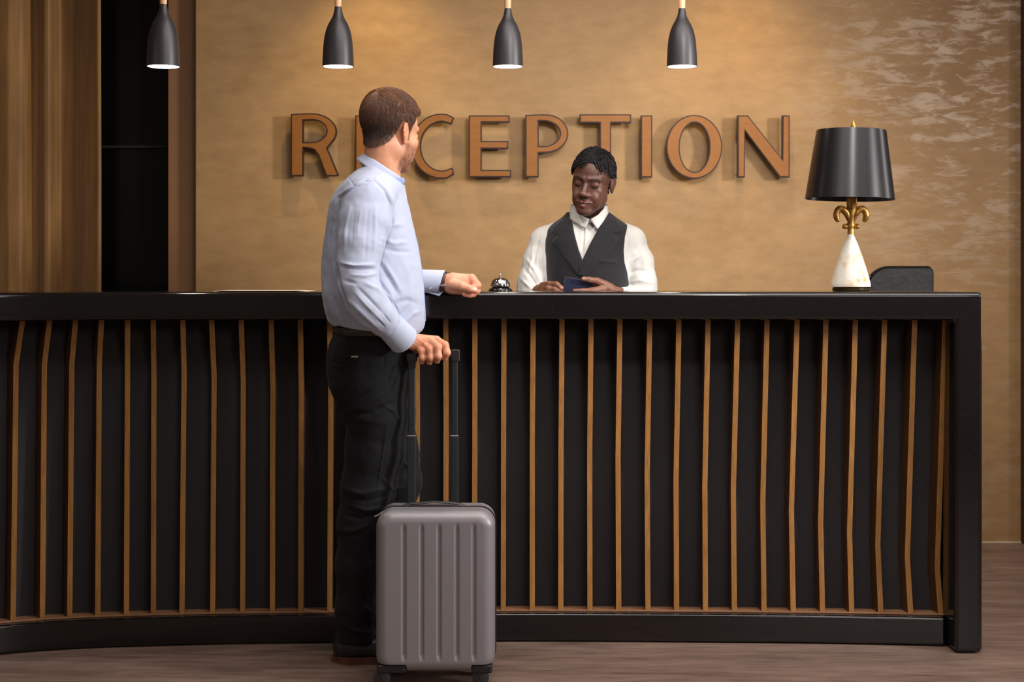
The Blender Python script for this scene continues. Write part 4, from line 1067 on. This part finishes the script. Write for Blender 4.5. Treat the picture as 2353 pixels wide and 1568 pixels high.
    # cuffs
    def cuff(name, A, B, ra, rb, link, skew=0, lm=None, sq=(1, 1)):
        A, B = Vector(A), Vector(B); ax = (B-A).normalized(); u = Vector((0, 1, 0)); u = (u-ax*u.dot(ax)).normalized(); v = ax.cross(u)
        V = []; Fq = []; n = 40; rws = [0, .03, .3, .6, .97, 1]
        for r in rws:
            for i in range(n):
                t = 2*PI*i/n; rr = (ra+(rb-ra)*r)*(1.0 if r not in (0, 1) else .99)
                q = A.lerp(B, r)+u*rr*sq[0]*math.cos(t)+v*rr*sq[1]*math.sin(t); q += ax*skew*(math.sin(t))*r
                V.append(q)
        for j in range(len(rws)-1):
            for i in range(n): k = (i+1) % n; Fq.append((j*n+i, j*n+k, (j+1)*n+k, (j+1)*n+i))
        o = mesh(name, V, Fq, M_SHIRT, sh); s_ = o.modifiers.new('t', 'SOLIDIFY'); s_.thickness = .003; s_.offset = 1
        return o
    cuff('cuff', PX(893, 746, 4.262), PX(928, 782, 4.312), .0395, .0435, None)
    cuff('cuff', PX(968, 646, 4.603), PX(1014, 648, 4.603), .036, .0365, None, skew=.009, sq=(1, .95))
    c0 = PX(904, 779, 4.335)
    MB().lathe([(.0001, 0), (.0062, 0), (.0068, .001), (.0068, .0022), (.006, .003), (.0001, .0034)], M=Matrix.Translation(PX(905.5, 778, 4.2505)) @ Matrix.Rotation(PI/2+.2, 4, 'X') @ Matrix.Rotation(-.3, 4, 'Y'), n=24).build('cufflink', mat('dark_cufflink', rgb(50, 30, 34), .25, .3, nscale=5), p)
    MB().lathe([(.0001, 0), (.0042, 0), (.005, .0015), (.004, .004), (.0001, .005)], M=Matrix.Translation(PX(988.5, 663, 4.568)) @ Matrix.Rotation(PI/2, 4, 'X'), n=24).build('cufflink', M_CHROME, p)
    # cuff turn-back under the left wrist
    panel('cuff_fold', [(976, 671), (1006, 675), (1019, 669), (1010, 681), (1000, 678)], lambda x, y: 4.585-(y-670)*.0006, .0015, M_SHIRT, sh, 1)
    # watch
    wt = MB()
    V = []; Fq = []; A, B_ = PX(1012, 650, 4.602), PX(1027, 650.5, 4.598); ax = (B_-A).normalized(); u = Vector((0, 1, 0)); v = Vector((0, 0, 1)); n = 36
    for j, r in enumerate((0, .15, .85, 1)):
        for i in range(n):
            t = 2*PI*i/n; rr = .0295 if j in (1, 2) else .0283; V.append(A.lerp(B_, r)+u*rr*.96*math.cos(t)+v*rr*math.sin(t))
    for j in range(3):
        for i in range(n): k = (i+1) % n; Fq.append((j*n+i, j*n+k, (j+1)*n+k, (j+1)*n+i))
    ws = mesh('wristwatch', V, Fq, mat('brown_leather_strap', rgb(84, 46, 36), .4, nscale=60, namt=.2, bump=.3, bscale=300), p); s_ = ws.modifiers.new('t', 'SOLIDIFY'); s_.thickness = .0025; s_.offset = 1
    ws['label'] = 'wristwatch with brown leather strap'
    m4 = Matrix.Translation(PX(1024, 629.5, 4.605)) @ Matrix.Rotation(-.14, 4, 'Y')
    MB().lathe([(.0001, -.002), (.017, -.002), (.0185, .0), (.0185, .004), (.016, .0065), (.0001, .0068)], M=m4 @ Matrix.Rotation(.35, 4, 'Y')).build('watch_case', M_CHROME, ws)
    MB().box(tuple(PX(1012.5, 659, 4.569)), tuple(PX(1024, 655, 4.563))).build('watch_buckle', M_CHROME, ws, bevel=.001)
    # --- trousers
    F = Field((-.66, 4.22, ZW(1475, 4.46)), (-.22, 4.72, ZW(762, 4.44)), .0038)
    D = 4.44
    rows = [(765, 768, 962, 4.445, .1455), (790, 757, 960, 4.445, .148), (815, 751, 957, 4.45, .150), (850, 750, 953, 4.455, .150), (885, 756, 946, 4.455, .148), (915, 768, 936, 4.455, .14), (950, 790, 915, 4.46, .12)]
    F.op(loft([(ZW(y, D), XW(a, D), XW(b, D), c, e) for y, a, b, c, e in rows], 2.2), 0)
    S = Field(F.lo, (-.22, 4.72, ZW(762, 4.44)), .0038)
    chain(S, [w(846, 870, 4.415, .098), w(865, 950, 4.42, .094), w(860, 1040, 4.43, .088), w(846, 1120, 4.435, .083), w(832, 1200, 4.44, .074), w(822, 1300, 4.445, .066), w(817, 1400, 4.455, .060), w(817, 1466, 4.465, .059)], .02)
    k = .03; hh = np.clip(.5+.5*(F.f-S.f)/k, 0, 1); F.f = F.f*(1-hh)+S.f*hh-k*hh*(1-hh)
    S = Field(F.lo, (-.22, 4.72, ZW(762, 4.44)), .0038)
    chain(S, [w(880, 870, 4.50, .092), w(890, 950, 4.525, .084), w(906, 1040, 4.54, .074), w(918, 1108, 4.545, .068), w(902, 1180, 4.55, .062), w(880, 1300, 4.565, .055), w(862, 1400, 4.58, .054), w(860, 1450, 4.59, .054)], .02)
    k = .012; hh = np.clip(.5+.5*(F.f-S.f)/k, 0, 1); F.f = F.f*(1-hh)+S.f*hh-k*hh*(1-hh)
    F.cut(lambda X, Y, Z: .055-Z, .006); V, Q = F.nets()
    L = [([(765, 832), (785, 838), (805, 833)], 2, -3), ([(765, 838), (785, 843), (808, 838)], 2, 2), ([(940, 800), (916, 860), (900, 895), (893, 906)], 2.5, -5), ([(926, 796), (905, 850), (893, 885)], 3, 3), ([(882, 778), (882, 850)], 1.5, -1.5),
         ([(793, 945), (830, 935), (880, 905)], 7, 4), ([(800, 955), (850, 950), (905, 925)], 6, -4), ([(800, 925), (850, 900)], 6, -3), ([(880, 930), (905, 945), (920, 970)], 5, 3), ([(890, 970), (880, 1040), (866, 1130)], 2.5, 3),
         ([(790, 1125), (830, 1135), (890, 1122)], 7, 5), ([(792, 1142), (840, 1152), (888, 1140)], 6, -5), ([(800, 1160), (840, 1172), (885, 1168)], 6, 4.5), ([(792, 1185), (830, 1192), (870, 1178)], 6, -4), ([(880, 1100), (900, 1125), (925, 1120)], 5, 4), ([(925, 1060), (940, 1075), (960, 1070)], 5, 3),
         ([(775, 1215), (810, 1222), (850, 1205)], 7, 3.5), ([(832, 1240), (845, 1300), (838, 1380)], 7, 3), ([(812, 1250), (815, 1330)], 7, -3), ([(838, 1395), (850, 1410), (860, 1405)], 6, 5), ([(830, 1420), (848, 1438), (860, 1435)], 6, -4), ([(780, 1430), (815, 1450), (855, 1455)], 7, 4)]
    V = folds(V, Q, [(p_, w_*.8, a_*1.5) for p_, w_, a_ in L]); N = vnormals(V, Q); V = V+N*(.002*vnoise(V, 16)+.0012*vnoise(V, 50))[:, None]
    tr = setp(mesh('trousers', V, Q, M_TROU), p); tr['label'] = 'black cotton trousers'
    b = MB(); zt, zb2 = ZW(750, D), ZW(770, D)
    V = []; Fq = []; n = 60; cx_, a_ = (XW(768, D)+XW(960, D))/2, (XW(960, D)-XW(768, D))/2
    for j, (z, e) in enumerate(((zb2+.002, .001), (zb2+.002, .0035), (zt, .0035), (zt, .001))):
        for i in range(n):
            t = 2*PI*i/n; c, s = math.cos(t), math.sin(t); r = (abs(c)**2.2+abs(s)**2.2)**(-1/2.2); V.append((cx_+(a_+e)*r*c, 4.445+(.1435+e)*r*s, z))
    for j in range(3):
        for i in range(n): k = (i+1) % n; Fq.append((j*n+i, j*n+k, (j+1)*n+k, (j+1)*n+i))
    bl = setp(mesh('belt', V, Fq, mat('brown_grey_belt', rgb(54, 45, 40), .55, nscale=90, namt=.2)), p)
    MB().box(tuple(PX(807, 822, 4.293)), tuple(PX(822, 818, 4.289))).build('pocket_tag', mat('brushed_metal_tag', rgb(170, 160, 140), .35, .8, nscale=30), tr, bevel=.0006)
    # --- shoes
    M_SHOE = mat('black_leather_shoe', rgb(24, 24, 25), .32, spec=.6, nscale=30, namt=.2, bump=.2, bscale=120); M_SOLE = mat('brown_leather_sole', rgb(92, 50, 32), .5, nscale=40, namt=.25)
    for (hx, hd, lb) in ((766, 4.475, 'near'), (812, 4.60, 'far')):
        X0 = XW(hx, hd)+.034; F = Field((X0-.06, hd-.07, 0), (X0+.30, hd+.07, .16), .0028)
        F.op(ell((X0, hd, .045), (.036, .033, .045)), 0); F.op(con((X0+.005, hd, .065), (X0+.03, hd, .11), .034, .042), .02)
        F.op(con((X0+.03, hd, .045), (X0+.13, hd, .05), .036, .036), .02); F.op(ell((X0+.17, hd-.002, .035), (.08, .043, .038)), .02); F.op(ell((X0+.215, hd, .028), (.05, .034, .026)), .015)
        F.cut(lambda X, Y, Z: .020-Z, .003); F.cut(lambda X, Y, Z: Z-.125, .004); V, Q = F.nets()
        so = setp(mesh('shoe', V, Q, M_SHOE), p)
        ol = []
        for t in np.linspace(0, 2*PI, 48, endpoint=False):
            u = (1-math.cos(t))/2; hwid = np.interp(u, [0, .12, .45, .72, .9, 1], [0, .034, .033, .046, .032, 0])
            ol.append((X0-.040+.305*u, hd+(hwid*(1 if t < PI else -1))))
        bm = MB(); n = len(ol)
        Vv = [(x, y, .001) for x, y in ol]+[(x, y, .022) for x, y in ol]; Ff = [tuple(range(n-1, -1, -1)), tuple(range(n, 2*n))]+[(i, (i+1) % n, n+(i+1) % n, n+i) for i in range(n)]
        bm.add(Vv, Ff); bm.build('sole', M_SOLE, so)
guest()

# ---------------------------------------------------------------- the receptionist
def clerk():
    A = Vector((XW(1350, 5.28), 5.28, 0))
    p = thing('person', 'receptionist in white shirt and charcoal waistcoat behind the counter, looking down at a passport', 'person', A)
    O = PX(1361, 419, 5.17); R = rotm(-18, 11, 9)*np.array([.91, .94, .985])
    inv = lambda q: (np.array(q)-np.array(O))@np.linalg.inv(R).T
    F = head_field(inv(PX(1352, 520, 5.27)), .050, True, 1.0)
    V, Q = F.nets(); Nl = vnormals(V, Q)
    HL = ([0, 25, 40, 55, 66, 74, 84, 90, 98, 110, 120, 135, 155, 180], [.078, .078, .072, .060, .044, .034, .032, .038, .036, .016, -.010, -.035, -.05, -.055])
    hl = hairline(V, HL); ph = np.degrees(np.arctan2(np.abs(V[:, 0]), -(V[:, 1]-.012)))
    C = np.tile(SK(84, 52, 40), (len(V), 1))
    C = blend(C, .35*vnoise(V, 30).clip(0, 1), SK(112, 72, 54))
    C = blend(C, .55*gauss(V, (0, -.108, -.036), (.018, .02, .016)), SK(100, 62, 47))
    for s in (-1, 1):
        C = blend(C, .4*gauss(V, (s*.04, -.085, -.030), (.018, .03, .014)), SK(98, 60, 46))
        C = blend(C, .45*gauss(V, (s*.032, -.09, -.012), (.016, .02, .006)), SK(66, 42, 34))
        for a in np.linspace(0, 1, 6):
            C = blend(C, .8*gauss(V, (s*(.016+.032*a), -.09+.008*a, .0165+.006*math.sin(a*2.2)), (.006, .02, .0038)), SK(20, 14, 13))
            C = blend(C, .85*gauss(V, (s*(.0185+.028*a), -.09+.006*a, -.0060-.0040*math.sin(a*PI)), (.0045, .02, .0021)), SK(16, 10, 9))
    C = blend(C, .8*np.exp(-((V[:, 0]/.024)**4+((V[:, 2]+.0785-4*V[:, 0]**2)/.0062)**4))*(V[:, 1] < -.08), SK(134, 80, 72)); C = blend(C, .6*np.exp(-((V[:, 0]/.025)**4+((V[:, 2]+.0640-4*V[:, 0]**2)/.0048)**4))*(V[:, 1] < -.08), SK(104, 58, 52))
    C = blend(C, .95*np.exp(-((V[:, 0]/.028)**4+((V[:, 2]+.0708-4.2*V[:, 0]**2)/.0022)**2))*(V[:, 1] < -.08), SK(26, 12, 11))
    C = blend(C, .8*np.clip(hl/.012+.3, 0, 1), SK(40, 28, 24))
    hd, hc = (put(V, R, O), Q), C
    # hair: scalp cap and twisted locks
    H = Field(F.lo, (.105, .135, .155), .0019)
    X = H.ax[0][:, None, None]; Y = H.ax[1][None, :, None]; Z = H.ax[2][None, None, :]
    H.f = np.maximum(F.f-.0045, (np.interp(np.degrees(np.arctan2(np.abs(X), -(Y-.012))), *HL)-Z)*.8).astype(np.float32)
    for s in (-1, 1): H.op(ell((s*.088, .018, -.012), (.016, .022, .034)), .004, 's')
    Vc, Qc = H.nets(); Nc = vnormals(Vc, Qc); Vc = Vc+Nc*(.0016*vnoise(Vc, 180))[:, None]
    rg = np.random.default_rng(11); cand = Vc[rg.permutation(len(Vc))[:9000]]; cand = cand[(hairline(cand, HL) > .004) & (sample(F, cand) > .002)]
    keep = []
    for c in cand:
        part = abs(c[0]-.012) < .0035 and c[1] < .01 and c[2] > .05
        if part: continue
        if all((c-k) @ (c-k) > .0092**2 for k in keep): keep.append(c)
    P = np.array(keep)
    def D0(q):
        d = np.stack([np.sign(q[:, 0]-.012)*(.55+.5*np.clip(q[:, 2]/.1, 0, 1)), -.55*np.ones(len(q)), -.75*np.ones(len(q))], 1)
        back = np.clip((q[:, 1]-.02)/.05, 0, 1)[:, None]
        return d*(1-back)+np.stack([np.sign(q[:, 0])*.3, .5*np.ones(len(q)), -1.0*np.ones(len(q))], 1)*back
    L = (.012+.016*np.clip((P[:, 2]-.02)/.06, 0, 1))*(.8+.5*rg.random(len(P)))+.008*np.clip((-P[:, 1]-.03)/.03, 0, 1)*(P[:, 2] > .05)
    S = strands(F, P, D0, L, None, 8, .0025, .0035, .10, 5, .003, .2)
    SV, SQ = strand_mesh(S, .0036+.0009*rg.random(len(P)), 7, False, 1.5, .22)
    cc_ = np.repeat(SK(18, 14, 14)*(.8+.6*rg.random(len(P)))[:, None], 63, 0)
    tipV = []
    VV, QQ = merge([(put(Vc, R, O), Qc), (put(SV, R, O), SQ)])
    o = setp(mesh('hair', VV, QQ, M_HAIR2), p); vcol(o, np.concatenate([np.tile(SK(13, 10, 10), (len(Vc), 1)), cc_])); o['label'] = 'short black twisted locks'
    # hands
    q = lambda x, y, d, r: (PX(x, y, d), r)
    def hand(lo, hi, base, fing, k=.003):
        F = Field(lo, hi, .0018)
        for c in base: chain(F, c, .012)
        for c in fing:
            G = Field(lo, hi, .0018); chain(G, c, .005); hh = np.clip(.5+.5*(F.f-G.f)/k, 0, 1); F.f = F.f*(1-hh)+G.f*hh-k*hh*(1-hh)
        return F.nets()
    a, b = PX(1220, 700, 5.1), PX(1310, 635, 5.1)
    r1 = hand((a.x, 5.06, a.z), (b.x, 5.24, b.z), [[q(1225, 682, 5.21, .024), q(1240, 670, 5.17, .023), q(1252, 664, 5.15, .019)]],
        [[q(1248, 657, 5.15, .0145), q(1262, 654, 5.128, .0122), q(1279, 654, 5.110, .0104), q(1290, 662, 5.099, .0084)],
         [q(1247, 662, 5.148, .0145), q(1260, 664, 5.120, .0118), q(1275, 666, 5.108, .0102), q(1286, 673, 5.094, .0084)],
         [q(1245, 668, 5.146, .014), q(1257, 673, 5.118, .0112), q(1270, 676, 5.106, .0098), q(1280, 681, 5.104, .008)],
         [q(1243, 674, 5.146, .013), q(1253, 681, 5.12, .0100), q(1264, 685, 5.11, .0085)],
         [q(1252, 668, 5.16, .015), q(1272, 668, 5.14, .0115), q(1288, 669, 5.13, .0095)]])
    a, b = PX(1300, 700, 5.1), PX(1450, 628, 5.1)
    r2 = hand((a.x, 5.04, a.z), (b.x, 5.24, b.z), [[q(1440, 690, 5.20, .025), q(1420, 676, 5.155, .022), q(1398, 664, 5.135, .020), q(1384, 662, 5.128, .018)]],
        [[q(1392, 655, 5.13, .0150), q(1372, 646, 5.112, .0118), q(1354, 643, 5.100, .0100), q(1341, 641, 5.095, .0082)],
         [q(1385, 664, 5.12, .0140), q(1360, 668, 5.098, .0105), q(1338, 669, 5.092, .0092), q(1319, 669, 5.090, .0076)],
         [q(1385, 672, 5.12, .0140), q(1358, 677, 5.098, .0105), q(1332, 678, 5.095, .0092), q(1314, 677, 5.095, .0078)],
         [q(1386, 680, 5.125, .013), q(1360, 686, 5.105, .0100), q(1338, 687, 5.10, .0085)],
         [q(1388, 686, 5.13, .012), q(1366, 693, 5.11, .0090), q(1348, 694, 5.105, .008)]])
    ca = []
    for V, Q in (r1, r2):
        N = vnormals(V, Q); C = np.tile(SK(112, 72, 54), (len(V), 1)); C = blend(C, .5*np.clip(-N[:, 2], 0, 1), SK(170, 116, 92)); px = topx(V)
        C = blend(C, .8*np.exp(-(((px[:, 0]-1289)/5)**2+((px[:, 1]-662)/4)**2)), SK(190, 136, 116)); C = blend(C, .8*np.exp(-(((px[:, 0]-1339)/5)**2+((px[:, 1]-641)/4)**2)), SK(196, 140, 116)); ca.append(C)
    F = Field((.0, 5.0, .02), (.60, 5.5, 1.5), .011); w = q
    chain(F, [w(1352, 515, 5.27, .045), w(1350, 560, 5.28, .085), w(1348, 660, 5.27, .085), w(1348, 850, 5.28, .09), w(1348, 980, 5.28, .09)], .04)
    chain(F, [w(1350, 545, 5.28, .05), w(1258, 555, 5.28, .042), w(1220, 690, 5.24, .036), w(1235, 675, 5.19, .024)], .015)
    chain(F, [w(1350, 545, 5.28, .05), w(1442, 555, 5.28, .042), w(1483, 690, 5.24, .036), w(1430, 683, 5.18, .024)], .015)
    for s in (-1, 1): chain(F, [w(1348+s*45, 970, 5.28, .075), w(1348+s*52, 1160, 5.27, .05), w(1348+s*55, 1360, 5.30, .035)], .03)
    V, Q = F.nets(); c3 = np.tile(SK(84, 52, 40), (len(V), 1))
    VV, QQ = merge([hd, r1, r2, (V, Q)]); o = setp(mesh('body', VV, QQ, M_SKIN2), p); vcol(o, np.concatenate([hc]+ca+[c3]))
    # shirt
    D = 5.28
    rows = [(488, 1308, 1400, 5.285, .055), (500, 1296, 1412, 5.285, .078), (512, 1276, 1432, 5.285, .098), (528, 1256, 1452, 5.285, .112), (555, 1247, 1458, 5.28, .122), (600, 1250, 1450, 5.275, .124), (660, 1254, 1446, 5.27, .118), (760, 1258, 1440, 5.27, .115), (880, 1255, 1445, 5.28, .115)]
    rows = [(ZW(y, D), XW(a, D), XW(b, D), c, e) for y, a, b, c, e in rows]
    lo = (XW(1170, 5.2), 5.06, ZW(800, D)); hi = (XW(1540, 5.2), 5.44, ZW(480, D))
    F = Field(lo, hi, .003); F.op(loft(rows, 2.2), 0)
    for pts in ([w(1275, 545, 5.29, .050), w(1252, 556, 5.285, .052), w(1236, 600, 5.27, .052), w(1224, 650, 5.25, .053), w(1220, 695, 5.235, .054)],
                [w(1430, 545, 5.29, .050), w(1448, 556, 5.285, .054), w(1466, 600, 5.27, .053), w(1474, 650, 5.25, .052), w(1480, 695, 5.235, .053)],
                [w(1220, 695, 5.235, .050), w(1232, 684, 5.20, .036)], [w(1480, 695, 5.235, .050), w(1448, 688, 5.20, .040), w(1432, 682, 5.175, .031)]):
        S = Field(lo, hi, .003); chain(S, pts, .02); k = .018; hh = np.clip(.5+.5*(F.f-S.f)/k, 0, 1); F.f = F.f*(1-hh)+S.f*hh-k*hh*(1-hh)
    V, Q = F.nets()
    L = [([(1240, 545), (1232, 575), (1226, 610)], 4, -3), ([(1250, 560), (1243, 600), (1250, 640)], 4, 2.6), ([(1210, 595), (1228, 620), (1245, 655)], 5, 3.2), ([(1203, 615), (1222, 640), (1238, 668)], 5, -3.2), ([(1196, 640), (1212, 655), (1225, 668)], 5, 2.8),
         ([(1226, 560), (1222, 600), (1212, 635)], 4, 2), ([(1452, 545), (1448, 580), (1441, 610)], 5, -2.5), ([(1440, 622), (1452, 600), (1475, 586)], 5, 3), ([(1443, 630), (1462, 622), (1490, 624)], 5, -3), ([(1448, 650), (1470, 644), (1500, 650)], 5, 2.4), ([(1470, 560), (1480, 590), (1482, 620)], 6, 2),
         ([(1343, 512), (1341, 560), (1338, 605)], 1.8, -2.2), ([(1347, 512), (1345, 560), (1342, 590)], 2.5, 1.6), ([(1318, 520), (1325, 560)], 4, 1.5), ([(1372, 530), (1362, 560)], 4, -1.4)]
    V = folds(V, Q, [(p_, w_*.8, a_*1.7) for p_, w_, a_ in L]); N = vnormals(V, Q); V = V+N*(.002*vnoise(V, 20)+.001*vnoise(V, 60))[:, None]
    sh = setp(mesh('shirt', V, Q, M_WHITE), p); sh['label'] = 'white long-sleeved shirt'
    # collar
    nd = lambda x, y: 5.262-math.sqrt(max(.072**2-((x-1354)*D/FPX)**2*.85, 1e-5))-.010-(y-470)*.00055
    V = []; Fq = []; n = 40; rws = 4; c0 = PX(1354, 478, 5.262)
    for j in range(rws+1):
        s = j/rws
        for i in range(n+1):
            t = math.radians(-62+(304)*i/n); e = 1+.12*s; V.append((c0.x+.066*e*math.cos(t), 5.262+.060*e*math.sin(t), ZW(472, D)-.048*s+.010*math.sin(t)))
    for j in range(rws):
        for i in range(n): a = j*(n+1)+i; Fq.append((a, a+1, a+n+2, a+n+1))
    cb = setp(mesh('collar', V, Fq, M_WHITE), sh); s_ = cb.modifiers.new('t', 'SOLIDIFY'); s_.thickness = .002
    panel('collar_flap', [(1314, 472), (1317, 481), (1335, 495), (1354, 504), (1350, 514), (1345, 524), (1334, 519), (1322, 512), (1310, 504), (1310, 488)], nd, .0025, M_WHITE, sh, 4)
    panel('collar_flap', [(1391, 471), (1387, 480), (1374, 494), (1356, 504), (1363, 514), (1373, 527), (1386, 510), (1398, 490)], nd, .0025, M_WHITE, sh, 4)
    # cuff edge at the left wrist
    MB().tube([PX(1438, 687, 5.18), PX(1421, 676, 5.162)], [.031, .0275], 24, cap=False).build('cuff', M_WHITE, sh)
    MB().tube([PX(1224, 684, 5.21), PX(1234, 676, 5.19)], [.032, .029], 24, cap=False).build('cuff', M_WHITE, sh)
    # waistcoat
    Fv = Field((XW(1235, 5.2), 5.10, ZW(820, D)), (XW(1465, 5.2), 5.44, ZW(485, D)), .0026)
    r2_ = [(z, a-.007, b+.007, c, e+.007) for z, a, b, c, e in rows]; Fv.op(loft(r2_, 2.2), 0)
    vp = [(1310, 480), (1311, 500), (1318, 535), (1328, 572), (1338, 603), (1358, 560), (1380, 520), (1395, 488), (1396, 480), (1410, 490), (1446, 515), (1437, 545), (1434, 575), (1436, 603), (1443, 626), (1450, 668), (1454, 850), (1246, 850), (1255, 644), (1253, 600), (1254, 552), (1260, 520), (1290, 495)]
    X = Fv.ax[0]; Y = Fv.ax[1]; Z = Fv.ax[2]
    G = np.stack(np.meshgrid(X, Z, indexing='ij'), -1).reshape(-1, 2); pr = np.stack([CX+G[:, 0]*FPX/5.17, HZ-(G[:, 1]-CH)*FPX/5.17], 1)
    vpp = [(CX+(x-CX), y) for x, y in vp]
    pd = (polydist(pr, vpp)*5.17/FPX).reshape(len(X), 1, len(Z)).astype(np.float32)
    bp = [(1290, 492), (1415, 492), (1446, 515), (1436, 575), (1440, 626), (1454, 850), (1246, 850), (1253, 600), (1254, 552), (1260, 520)]
    pdb = (polydist(pr, bp)*5.17/FPX).reshape(len(X), 1, len(Z)).astype(np.float32)
    wgt = np.clip((Y[None, :, None]-5.27)/.04, 0, 1); pm = pd*(1-wgt)+pdb*wgt
    Fv.f = np.maximum(Fv.f, pm)
    V, Q = Fv.nets()
    LL = [(1311, 500), (1290, 506), (1268, 534), (1285, 541), (1271, 555), (1300, 596), (1325, 631), (1334, 620), (1339, 603), (1328, 572), (1318, 535)]
    LR = [(1395, 488), (1412, 500), (1430, 533), (1407, 538), (1419, 549), (1388, 591), (1344, 636), (1326, 632), (1338, 603), (1358, 560), (1380, 520)]
    V = relief(V, Q, LL, 4.5, 1.1); V = relief(V, Q, LR, 5.5, 1.1); V = relief(V, Q, [(1378, 597), (1417, 599), (1417, 606), (1378, 604)], 2.2, .9)
    V = folds(V, Q, [([(1326, 632), (1332, 655), (1334, 700)], 1.6, -2.5), ([(1382, 610), (1384, 640), (1380, 690)], 1.5, -1.2), ([(1298, 600), (1300, 650)], 1.5, -1.0), ([(1290, 512), (1278, 525), (1268, 536)], 1.2, -1), ([(1412, 510), (1424, 530)], 1.2, -1)])
    ve = setp(mesh('waistcoat', V, Q, M_VEST), p); ve['label'] = 'charcoal waistcoat with notched lapels'
    # trousers and shoes behind the counter
    F = Field((XW(1230, D), 5.10, .06), (XW(1470, D), 5.48, ZW(800, D)), .007)
    F.op(loft([(ZW(y, D), XW(a, D), XW(b, D), 5.28, e) for y, a, b, e in ((790, 1258, 1440, .118), (850, 1252, 1446, .125), (950, 1250, 1448, .12), (1010, 1262, 1436, .11))], 2.2), 0)
    for s in (-1, 1): chain(F, [w(1348+s*47, 970, 5.28, .088), w(1348+s*53, 1160, 5.27, .068), w(1348+s*56, 1370, 5.30, .055)], .03)
    F.cut(lambda X, Y, Z: .07-Z, .006); V, Q = F.nets(); setp(mesh('trousers', V, Q, M_TROU), p)
    M_SHOE = bpy.data.materials['black_leather_shoe']
    for s in (-1, 1):
        X0 = XW(1348+s*56, 5.3); F = Field((X0-.06, 5.05, 0), (X0+.06, 5.38, .12), .005)
        F.op(ell((X0, 5.31, .04), (.034, .04, .05)), 0); F.op(con((X0, 5.29, .04), (X0, 5.16, .03), .038, .034), .02); F.cut(lambda X, Y, Z: .002-Z, .002); V, Q = F.nets(); setp(mesh('shoe', V, Q, M_SHOE), p)
    # passport
    c = [PX(1299, 636.5, 5.112), PX(1362, 648, 5.126), PX(1357, 690, 5.126), PX(1293, 681, 5.112)]
    nrm = (c[1]-c[0]).cross(c[3]-c[0]).normalized()
    if nrm.y > 0: nrm = -nrm
    V = [v+nrm*.0 for v in c]+[v-nrm*.0035 for v in c]
    ps = thing('passport', 'dark blue passport booklet held in the hands of the receptionist', 'passport', c[0])
    MB().add(V, [(0, 1, 2, 3), (7, 6, 5, 4), (0, 4, 5, 1), (1, 5, 6, 2), (2, 6, 7, 3), (3, 7, 4, 0)]).build('cover', mat('navy_cover', rgb(8, 13, 42), .6, spec=.25, nscale=80, namt=.15), ps, bevel=.0008)
    V = [v-nrm*.0008+(c[2]-c[0]).normalized()*.0 for v in c]; cen = sum((Vector(v) for v in c), Vector())/4
    V = [cen.lerp(v, .985)-nrm*.0009 for v in c]+[cen.lerp(v, 1.004)-nrm*.0027 for v in c]
    MB().add(V, [(0, 1, 2, 3), (7, 6, 5, 4), (0, 4, 5, 1), (1, 5, 6, 2), (2, 6, 7, 3), (3, 7, 4, 0)]).build('pages', mat('cream_pages', rgb(215, 205, 190), .7, nscale=200, namt=.05), ps)
clerk()
